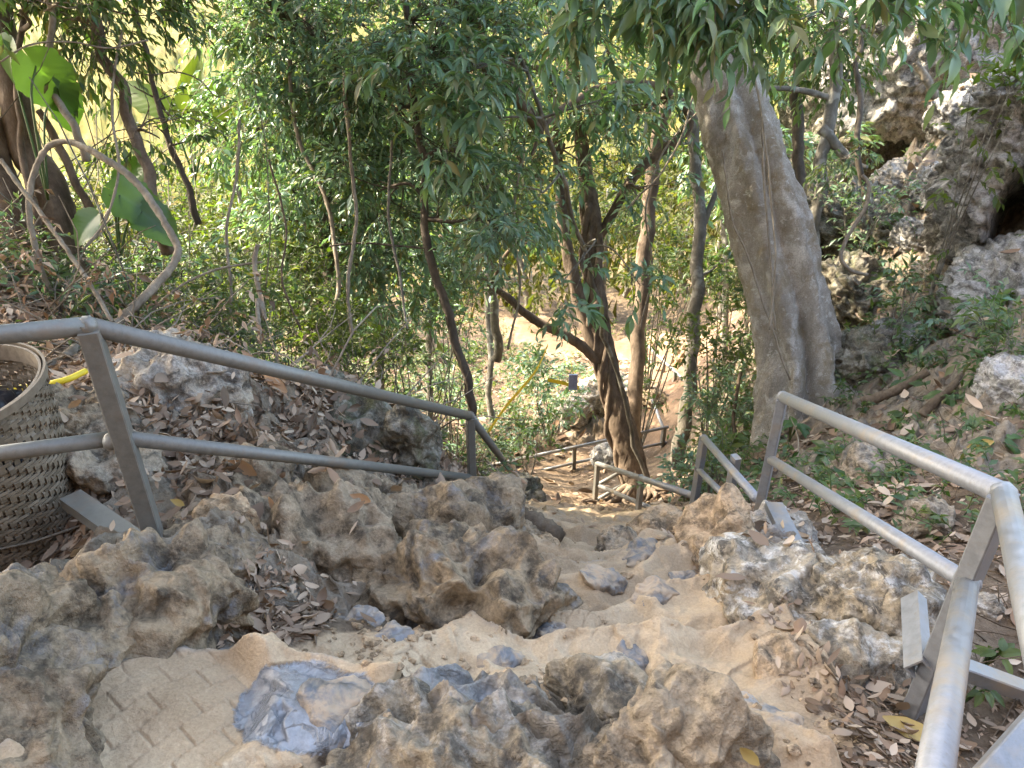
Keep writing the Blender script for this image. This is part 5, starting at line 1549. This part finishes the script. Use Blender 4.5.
for px, py, t, sz, lab in [(889, 222, 7.4, .26, 'bright two leaved seedling before the rubble gully'), (884, 272, 7.2, .28, 'green seedling with drooping leaves at the vine loop'), (1016, 298, 5.2, .2, 'light green leaf pair at the right edge under the cliff'), (795, 425, 6.2, .16, 'bright seedling seen through the right handrail'),
                           (828, 452, 5.6, .15, 'pale green seedling between the two right handrail pipes'), (1000, 440, 4.6, .13, 'green seedling above the right top rail'),
                           (870, 435, 6.0, .14, 'lone green sprout on the litter slope'), (948, 395, 5.9, .15, 'sprout beside the short fallen branch'), (905, 415, 6.0, .13, 'sprout below the long fallen branch'),
                           (1000, 655, 2.9, .07, 'dark green creeping sprig beside the steel brace'), (985, 690, 2.75, .06, 'tiny green sprig under the steel brace'), (905, 380, 6.9, .15, 'seedling behind the long fallen branch'), (980, 350, 6.2, .16, 'sprig on the litter below the cliff buttress'),
                           (745, 470, 8.6, .2, 'green sprig under the second right handrail'), (925, 455, 5.0, .1, 'tiny sprout near the yellow leaf patch')]:
    t = min(hit_t(px, py + 12), t * 1.6) - .1
    c = W(px, py, t)
    f = c - np.array([0, -.05, sz * 1.2])
    f[2] = min(gz(f[0], f[1]), f[2])
    L = []
    for k in range(int(rg.integers(5, 9))):
        a = rg.uniform(0, 6.28)
        d = np.array([math.cos(a), math.sin(a) - .2, rg.uniform(-.5, .3)])
        L.append((c + np.array([math.cos(a), math.sin(a), rg.uniform(-.5, .5)]) * sz * .45, sz * rg.uniform(.7, 1.1), d, (d[0] * .3, -.4, 1)))
    broad_plant(lab, f, L, 'leaf_broad' if rg.random() < .6 else 'leaf_lime', 'seedling', 'seedlings on the right slope', .5)

# -- shrubs
for args in [
    ('lime green sunlit bush in the middle of the left bank', 205, 245, 9.5, .9, .8, 6, 150, 'leaf_lime', (.09, .034)),
    ('yellow green bush under the yellow meadow', 175, 165, 11.5, 1.0, .9, 6, 150, 'leaf_lime', (.11, .04)),
    ('sunlit bush in front of the thin pale vine', 270, 270, 9.0, .9, .7, 6, 150, 'leaf_lime', (.085, .032)),
    ('light green bush directly above the sloping left rail', 375, 355, 7.8, .55, .55, 6, 150, 'leaf_lime', (.075, .03)),
    ('fresh green bush beside the left handrail end', 345, 345, 8.6, .55, .5, 5, 110, 'leaf_lime', (.08, .03)),
    ('shaded bush beneath the dark dense crown', 400, 290, 9.8, 1.0, .7, 6, 150, 'leaf_dark', (.1, .035)),
    ('dark bush below the thin dark vine', 445, 310, 10.5, .8, .7, 6, 120, 'leaf_dark', (.1, .035)),
    ('mid green bush with dead brown leaves at left centre', 320, 300, 8.6, .7, .6, 6, 120, 'leaf_mid', (.085, .03)),
    ('dark round bush near the yellow tape', 552, 375, 17, 1.2, .9, 6, 130, 'leaf_dark', (.14, .05)),
    ('green bush between the left rail end and the yellow tape', 528, 432, 13.5, .4, .3, 4, 26, 'leaf_mid', (.12, .045)),
    ('low green bush at the foot of the left handrail end', 492, 462, 8.6, .25, .2, 4, 30, 'leaf_mid', (.07, .028)),
    ('bush of narrow leaves left of the massive trunk', 735, 290, 12.5, .8, .8, 6, 140, 'leaf_mid', (.11, .036)),
    ('yellow green bush sprouting from the trunk foot', 722, 350, 11.0, .6, .6, 6, 110, 'leaf_lime', (.09, .034)),
    ('dark green bush behind the second right handrail', 722, 412, 9.8, .55, .5, 6, 110, 'leaf_dark', (.085, .03)),
    ('shaded bush behind the upright mottled tree', 660, 250, 15, 1.2, 1.1, 6, 150, 'leaf_mid', (.15, .05)),
    ('pale sunlit bush between the two slim trees', 668, 190, 17, 1.4, 1.2, 6, 150, 'leaf_lime', (.17, .06)),
    ('dark bush under the second right handrail posts', 690, 480, 8.6, .4, .3, 4, 60, 'leaf_dark', (.09, .032)),
    ('bright bush at the left foot of the second right handrail', 715, 470, 7.6, .25, .25, 4, 36, 'leaf_lime', (.08, .034)),
    ('green bush behind the forked slim tree', 775, 200, 13.5, .9, .9, 6, 120, 'leaf_mid', (.12, .042)),
    ('small leaved bush at the foot of the pale dangling vine', 865, 200, 9.8, .45, .35, 5, 70, 'leaf_dark', (.075, .028)),
    ('green bush over the mossy boulder', 845, 195, 12.6, .7, .6, 5, 90, 'leaf_mid', (.1, .036)),
    ('leafy bush climbing the rubble gully', 905, 290, 8.0, .22, .2, 4, 22, 'leaf_mid', (.085, .036)),
    ('bright sprawling bush at the right edge below the cliff', 1005, 345, 6.0, .35, .3, 5, 60, 'leaf_mid', (.08, .03)),
    ('loose green bush at the top right corner', 990, 95, 7.5, .35, .25, 4, 36, 'leaf_lime', (.12, .045)),
    ('dark undershrub behind the left tangle', 110, 290, 7.2, .8, .6, 6, 130, 'leaf_dark', (.085, .03)),
    ('dark leafy shrub at the left edge above the basket', 18, 265, 6.2, .5, .5, 6, 100, 'leaf_dark', (.075, .026)),
    ('low dark shrub behind the left handrail corner', 60, 300, 5.8, .45, .3, 5, 80, 'leaf_dark', (.07, .025)),
    ('leafy shrub touching the bent end of the pale arching vine', 215, 300, 7.4, .7, .5, 6, 130, 'leaf_mid', (.08, .03)),
    ('tall pale bush on the left below the crooked sapling', 125, 215, 10, .9, .9, 6, 130, 'leaf_mid', (.1, .036)),
    ('bright low bush between vine bend and handrail', 160, 320, 6.6, .45, .3, 5, 70, 'leaf_lime', (.065, .025)),
    ('small bush in front of the left leaf litter bank', 262, 345, 6.6, .4, .25, 5, 70, 'leaf_mid', (.06, .024)),
]:
    lab, px, py, t, w, h, ns, n, mat, lf = args
    shrub(lab, px, py, t, w, h, ns, n, M[mat], rg, lf, spray=.3 + .012 * t)
# ------------------------------------------------------------------ uncountable cover: litter, undergrowth, tangle, far woods
def pick(weight, n, rg):
    w = np.maximum(weight, 0)
    c = np.cumsum(w)
    return np.searchsorted(c, rg.random(n) * c[-1])


rg = np.random.default_rng(77)
GX, GY, GZ_ = G_V.T
GR = np.maximum(np.hypot(GX, GY), .3)
GAZ = np.arctan2(GX, GY)
INVIEW = (np.abs(GAZ) < math.radians(54)) & (GY > .3)
pd = np.minimum(seg_dist(G_V[:, :2], TRAILS[0]), seg_dist(G_V[:, :2], TRAILS[1]))
clumpy = np.clip(fbm(G_V * 1.4, 3) * .9 + .55, 0, 1.3)
right_slope = (GX > .55 + .05 * GY) * 1.0
flat = np.clip(G_N[:, 2] - .45, 0, 1) * 1.8
lit = INVIEW * G_AREA * clumpy * flat * np.where(GR < 9, 1.0, np.where(GR < 22, .5, 0)) * np.where(GR > 7.5, .35 + sstep(.0, .5, pd), (pd > .05) * sstep(.0, .5, pd + .15 * right_slope))
lit *= np.where((GX < -.35) & (GY > 2.3) & (GR < 7), 6.5, 1.0) * np.where(right_slope > 0, np.where(GR > 7, .8, np.where(GR < 3, .7, 1.3)), 1.0) * np.where((GR < 2.3) & (GX < .6), .05, 1)
edge = INVIEW * G_AREA * (GR < 4.5) * np.exp(-((pd - .1) / .16) ** 2) * (GX > .84 + .03 * GY) * 1.3
hollow = INVIEW * G_AREA * (np.hypot(GX - W(262, 615, 2.75)[0], GY - W(262, 615, 2.75)[1]) < .24) * 3.0
wt = (lit + edge + hollow) / np.maximum(GR, 1.5) ** 1.0
lm = MB()


def lay(P, N, rg, size, lift=.012):
    n = len(P)
    P = P + N * rg.uniform(.0, 1, n)[:, None] * lift * 2 + rg.normal(size=(n, 3)) * np.array([.03, .03, 0])
    D = np.cross(N, unit(rg.normal(size=(n, 3)))) + rg.normal(size=(n, 3)) * .13
    NN = N + rg.normal(size=(n, 3)) * .26
    NN *= np.where(rg.random(n) < .35, -1, 1)[:, None]
    L = size * np.clip(np.exp(rg.normal(size=n) * .38), .35, 1.7)
    V, Fs = leaf_geo(P, D, NN, L, L * rg.uniform(.24, .58, n), T_CURL, rg.normal(size=n) * .7 + .35)
    lm.add(V, *Fs)


i = pick(wt, 34000, rg)
lay(G_V[i], G_N[i], rg, .052 + .012 * np.clip(GR[i] - 2.4, 0, 1.6) + .012 * np.clip(GR[i] - 4, 0, 10))
for P, N, w in LITTER_ON:
    n = int(min(2200, w.sum() * 700))
    if n > 3:
        j = pick(w * np.clip(fbm(P * 4, 2) + .5, 0, 1.2), n, rg)
        lay(P[j], N[j], rg, .085 + .008 * np.clip(np.linalg.norm(P[j], axis=1) - 4, 0, 10))
# the deep litter on the left bank
bk = np.zeros(len(GX))
for px, py, t, s_ in ((300, 415, 5.2, .75), (390, 440, 5.4, .5), (190, 440, 4.0, .5), (250, 460, 4.1, .45), (240, 390, 4.8, .5)):
    c = W(px, py, t)
    bk = np.maximum(bk, np.exp(-((GX - c[0]) ** 2 + (GY - c[1]) ** 2) / s_ ** 2))
i = pick(bk * INVIEW * G_AREA * np.clip(G_N[:, 2] - .3, 0, 1) * np.clip(clumpy, .3, 1), 12000, rg)
lay(G_V[i], G_N[i], rg, .054, .02)
# crumbs of broken leaf between the whole ones
i = pick(wt * np.where(GR < 6, 1, 0), 26000, rg)
n = len(i)
V, Fs = leaf_geo(G_V[i] + G_N[i] * .006 + rg.normal(size=(n, 3)) * np.array([.015, .015, 0]), np.cross(G_N[i], unit(rg.normal(size=(n, 3)))), G_N[i] + rg.normal(size=(n, 3)) * .5, .028 * rg.uniform(.4, 1.5, n), .016 * rg.uniform(.3, 1.3, n), T_SIMPLE, 1.0)
lm.add(V, *Fs)
litter = lm.build('leaf_litter', M['litter'])
tag(litter, 'dry brown fallen leaves lying thickly over the banks and trail edges', 'leaf litter', kind='stuff')

# single leaves that catch the eye
for px, py, t, s, mat, lab in [(272, 385, 0, .19, 'leaf_orange', 'large orange brown leaf standing on the littered bank'), (983, 446, 0, .16, 'leaf_yellow', 'long yellow leaf on the litter above the right rail'), (905, 735, 0, .16, 'leaf_yellow', 'yellow blotched leaf by the foot of the near right post'),
                               (248, 466, 0, .16, 'leaf_orange', 'broad pinkish brown leaf below the left lower rail'), (265, 506, 0, .09, 'leaf_orange', 'brown leaf lying on the cupped rocks'), (364, 500, 0, .1, 'leaf_orange', 'upright orange leaf in the rock hollow'),
                               (745, 748, 0, .075, 'leaf_yellow', 'small pale leaf on the trail at the bottom right'), (182, 504, 0, .07, 'leaf_yellow', 'narrow bright yellow leaf beside the smooth tan block'), (275, 612, 0, .13, 'litter', 'large dull brown leaf lying in the dark hollow')]:
    hit, p, nrm, *_ = scene.ray_cast(bpy.context.evaluated_depsgraph_get(), Vector((0, 0, 0)), Vector(W(px, py, 1)).normalized())
    if not hit:
        continue
    p, nrm = np.array(p), np.array(nrm)
    if nrm[2] < 0:
        nrm = -nrm
    d = unit(np.cross(nrm, [.3, .9, .2]) + [0, 0, .25])
    V, Fs = leaf_geo((p + nrm * .02 - d * s * .5)[None], d[None], (nrm + [.0, -.5, .2])[None], s, s * .42, T_CURL, 1.0)
    o = MB().add(V, *Fs).build('fallen_leaf', M[mat], loc=p)
    tag(o, lab, 'leaf')

# grit and small stones trodden out of the rock
i = pick(INVIEW * G_AREA * (GR < 7) * np.exp(-(pd / .22) ** 2) * np.clip(fbm(G_V * 2.5, 3) + .35, 0, 1.2) * (np.hypot(GX - _slab[0], GY - _slab[1]) > .34) * (G_SHEEN < .05) / np.maximum(GR, 1.5), 1500, rg)
U, F = sphere(1)
sz = .0045 * np.exp(rg.normal(size=len(i)) * .55) * (1 + .25 * GR[i])
V = (G_V[i][:, None] + (U[None] * (1 + .35 * rg.normal(size=(len(i), len(U), 1)) * .6)) * sz[:, None, None] * np.array([1.2, 1.0, .65])).reshape(-1, 3)
Fq = (F[None] + (np.arange(len(i)) * len(U))[:, None, None]).reshape(-1, 3)
tag(MB().add(V, Fq).build('gravel', M['rock_tan'], smooth=False), 'loose tan grit scattered on the trodden trail', 'gravel', kind='stuff')

# undergrowth
def cover(name, label, mat, weight, n, size, rg, leaf, K=8, up=.9, T=T_SIMPLE):
    i = pick(weight, n, rg)
    P = G_V[i] + rg.normal(size=(n, 3)) * np.array([.12, .12, 0])
    r = GR[i]
    L = rg.uniform(.4, 1.3, n) * size * (1 + .03 * r)
    D = rg.normal(size=(n, 3)) * .55 + np.array([0, 0, up])
    lf = MB()
    D = unit(D)
    tw = MB()
    k = 0
    for _ in range(2):
        sprays(lf, tw, P + D * (L * .15 * _)[:, None], unit(D + rg.normal(size=(n, 3)) * .4 * _), L, K, leaf[0] * (1 + .05 * r).repeat(K), leaf[1] * (1 + .05 * r).repeat(K), .35, rg, T)
    V = [np.concatenate(tw.V)]
    off = 0
    lf.add(np.concatenate(tw.V), np.concatenate(tw.F[4]) if len(tw.F[4]) == 1 else np.concatenate(tw.F[4]))
    o = lf.build(name, M[mat])
    return tag(o, label, 'undergrowth', kind='stuff')


offtrail = np.where(GR > 12, sstep(.25, 1.7, pd), sstep(.15, .9, pd))
patch = np.clip(fbm(G_V * .55 + 7, 3) * 1.2 + .5, 0, 1.4)
patch2 = np.clip(fbm(G_V * .55 + 70, 3) * 1.2 + .5, 0, 1.4)
leftish = sstep(.2, -1.2, GX + .18 * (GY - 6) * 0)
veg = INVIEW * G_AREA * offtrail * np.where((GX / np.maximum(GY, .1) > .18) & (GX / np.maximum(GY, .1) < .285) & (GR > 8.5) & (GR < 21), .12, 1)
bank = np.where((GR > 5.2) & (GX < .02 * GY), 1.0, 0) * np.where(GY > 5, 1, .3)
cover('undergrowth', 'tangled green undergrowth covering the left bank and valley side', 'leaf_mid', veg * bank * patch * (GR < 24) / np.maximum(GR, 4) ** 1.2, 2300, .42, rg, (.06, .024))
cover('undergrowth', 'bright sunlit undergrowth across the lower valley side', 'leaf_lime', veg * np.where(GR > 8, 1, 0) * patch2 * (GR < 34) * np.where(GX > 4, .2, 1) * np.where((GX > -1.6) & (GX < 2.5) & (GR < 18), .35, 1) / np.maximum(GR, 6) ** 1.2, 2000, .45, rg, (.06, .026))
cover('undergrowth', 'scattered low green plants over the littered right slope', 'leaf_mid', veg * (GX > .8) * (GR > 3.6) * (GR < 16) * np.clip(patch * patch2, .15, 2) * (pd > .35) / np.maximum(GR, 3) ** 1.3, 1250, .2, rg, (.05, .024), 6)
cover('undergrowth', 'dark low plants at the shaded edges below the trail', 'leaf_dark', veg * (GR > 8) * (GR < 20) * patch * (GX > -3) * (GX < 5) / np.maximum(GR, 6) ** 1.2, 700, .36, rg, (.06, .024))

# dry tangle
def tangle(name, label, mat, weight, n, L, r, rg, rise=.5):
    i = pick(weight, n, rg)
    P0 = G_V[i]
    D = rg.normal(size=(n, 3)) * np.array([1, 1, rise]) + np.array([0, 0, .25])
    D[:, 2] = np.abs(D[:, 2])
    ln = rg.uniform(.4, 1.5, n)[:, None] * L
    P2 = P0 + unit(D) * ln
    P1 = (P0 + P2) / 2 + rg.normal(size=(n, 3)) * .18 * ln + np.array([0, 0, .15]) * ln
    mb = MB().add(*twig_geo(P0, P1, P2, r * 1.0, r * .4))
    return tag(mb.build(name, M[mat]), label, 'brushwood', kind='stuff')


near_left = np.exp(-((GX + 2.9) / 2.0) ** 2 - ((GY - 5.6) / 1.3) ** 2)
tangle('brushwood', 'grey brown tangle of dry stems on the left bank', 'vine', veg * near_left, 420, .75, .009, rg)
tangle('brushwood', 'brown dead brush heap behind the left handrail end', 'dead_wood', veg * np.exp(-((GX - W(432, 390, 12)[0]) / .8) ** 2 - ((GY - W(432, 390, 12)[1]) / 1.6) ** 2), 420, .9, .012, rg, .7)
tangle('brushwood', 'loose twigs scattered on the littered right slope', 'dead_wood', veg * (GX > .8) * (GR > 1.8) * (GR < 10) * (pd > .3) / GR ** 1.4, 420, .28, .004, rg, .25)
tangle('brushwood', 'thin bare stems and twigs crossing the sunlit gap at the upper left', 'bark_grey', veg * np.exp(-((GX + 5.0) / 1.8) ** 2 - ((GY - 9.5) / 2.2) ** 2), 170, 2.6, .010, rg, 2.2)
tangle('brushwood', 'bare stems rising through the valley undergrowth', 'bark_grey', veg * (GR > 7) * (GR < 22) * bank / GR, 260, 1.3, .012, rg, 1.6)
dl = MB()
i = pick(veg * near_left * patch, 260, rg)
sprays(dl, None, G_V[i] + rg.uniform(0, .7, (len(i), 1)) * np.array([0, 0, 1.0]), rg.normal(size=(len(i), 3)), .3, 6, .07, .028, .6, rg)
tag(dl.build('dead_leaves', M['litter']), 'withered brown leaves caught in the left tangle', 'dead leaves', kind='stuff')

# sunlit meadow grass and far woods
i = pick(INVIEW * G_AREA * np.where((GR > 22) & (GR < 60), 1, 0) * G_FAR * np.clip(patch, .2, 1) / np.maximum(GR, 10) ** 1.3, 9000, rg)
P = G_V[i]
r = GR[i]
D = rg.normal(size=(len(i), 3)) * .35 + np.array([0, 0, 1.0])
V, Fs = leaf_geo(P, D, rg.normal(size=(len(i), 3)) + [0, -1, 0], (.5 + .02 * r) * rg.uniform(.5, 1.3, len(i)), .035 + .0035 * r, T_SIMPLE, 1.5)
tag(MB().add(V, *Fs).build('meadow_grass', M['dry_grass']), 'tall yellow dry grass on the sunlit meadow far below', 'grass', kind='stuff')
lf, tw = MB(), MB()
for k in range(46):
    az = rg.uniform(-.72, .62)
    rr = rg.uniform(20, 52)
    if az < -.42 and rr < 60 and rg.random() < .6:
        continue
    x, y = math.sin(az) * rr, math.cos(az) * rr
    h = rg.uniform(2.5, 6.5)
    z = gz(x, y)
    b = np.array([x, y, z])
    tw.add(*tube(catmull([b - [0, 0, .3], b + [rg.normal() * .3, 0, h * .5], b + [rg.normal() * .4, 0, h]], 8), np.linspace(.16, .05, 8), 6))
    for q in range(4):
        c = b + np.array([rg.normal() * 1.0, rg.normal() * 1.0, h * rg.uniform(.45, 1.05)])
        clump(lf, None, c, (1.5, 1.5, 1.0), 34, rg, .9, 7, .34, .13)
tag(lf.build('woodland', M['leaf_far']), 'sunlit yellow green woodland on the far valley side', 'woodland', kind='stuff')
tag(tw.build('woodland', M['bark_grey']), 'pale slim stems of the far valley woodland', 'woodland', kind='stuff')

# yellow tape and the little blue tag
for pts, lab in [([(482, 442, 11.5), (505, 408, 12.3), (535, 372, 13.2), (548, 345, 14)], 'long yellow barrier tape slanting down the valley bank'), ([(548, 380, 13.4), (562, 383, 13.5), (579, 388, 13.6)], 'short yellow barrier tape tied to the blue tag')]:
    q = catmull([W(*p) for p in pts], 16)
    V = np.vstack([q + [0, 0, .035], q - [0, 0, .035], q + [0, .008, .035], q + [0, .008, -.035]])
    n = len(q)
    a = np.arange(n - 1)
    F = np.vstack([np.stack([a, a + 1, a + 1 + n, a + n], 1), np.stack([a + 2 * n, a + 3 * n, a + 3 * n + 1, a + 2 * n + 1], 1)])
    tag(MB().add(V, F).build('barrier_tape', M['tape'], loc=q[0], smooth=False), lab, 'tape')
c = W(573, 383, 13.4)
V, F, F2 = box_between(c + [0, 0, .17], c - [0, 0, .13], .15, .03, (0, 1, 0))
s = thing('tag_sign', c - [0, 0, .2], 'small blue tag hanging by the yellow tape', 'sign')
MB().add(V, F, F2).build('panel', M['sign_blue'], s, smooth=False)
MB().add(*tube([c + [0, .02, .15], c + [-.05, .04, .4]], .006, 5)).build('cord', M['tape'], s)
# ------------------------------------------------------------------ camera, sun, sky
cam = bpy.data.cameras.new('camera')
cam.sensor_fit = 'HORIZONTAL'
cam.sensor_width = 36
cam.lens = FOC / 1024 * 36
cam.clip_start, cam.clip_end = .05, 2000
co = bpy.data.objects.new('camera', cam)
co.rotation_euler = (math.pi / 2 - PITCH, 0, 0)
COL.objects.link(co)
scene.camera = co
SUN_EL, SUN_AZ = math.radians(42), math.radians(-68)      # azimuth from the view direction, to the left
sd = Vector((math.sin(SUN_AZ) * math.cos(SUN_EL), math.cos(SUN_AZ) * math.cos(SUN_EL), math.sin(SUN_EL)))
sl = bpy.data.lights.new('sun', 'SUN')
sl.energy, sl.angle, sl.color = SUN_E, math.radians(.55), (1, .95, .86)
so = bpy.data.objects.new('sun', sl)
so.rotation_euler = sd.to_track_quat('Z', 'Y').to_euler()
so.location = sd * 60
COL.objects.link(so)
wd = bpy.data.worlds.new('World')
scene.world = wd
wd.use_nodes = True
nt = wd.node_tree
bg = nt.nodes['Background']
sky = nt.nodes.new('ShaderNodeTexSky')
sky.sky_type = 'NISHITA'
sky.sun_disc = False
sky.sun_elevation, sky.sun_rotation = SUN_EL, SUN_AZ
sky.air_density, sky.dust_density, sky.ozone_density = 1.0, 2.5, 1.0
nt.links.new(sky.outputs[0], bg.inputs['Color'])
bg.inputs['Strength'].default_value = SKY_E
vs = scene.view_settings
vs.view_transform, vs.look, vs.gamma, vs.exposure = 'Standard', 'None', 1, EXPO
vs.use_curve_mapping = False
vs.use_white_balance = True
vs.white_balance_temperature, vs.white_balance_tint = 7600, 10
cy = scene.cycles
cy.max_bounces, cy.diffuse_bounces, cy.glossy_bounces, cy.transmission_bounces, cy.transparent_max_bounces = 7, 4, 2, 4, 4
cy.use_denoising = True
cy.sample_clamp_indirect = 6
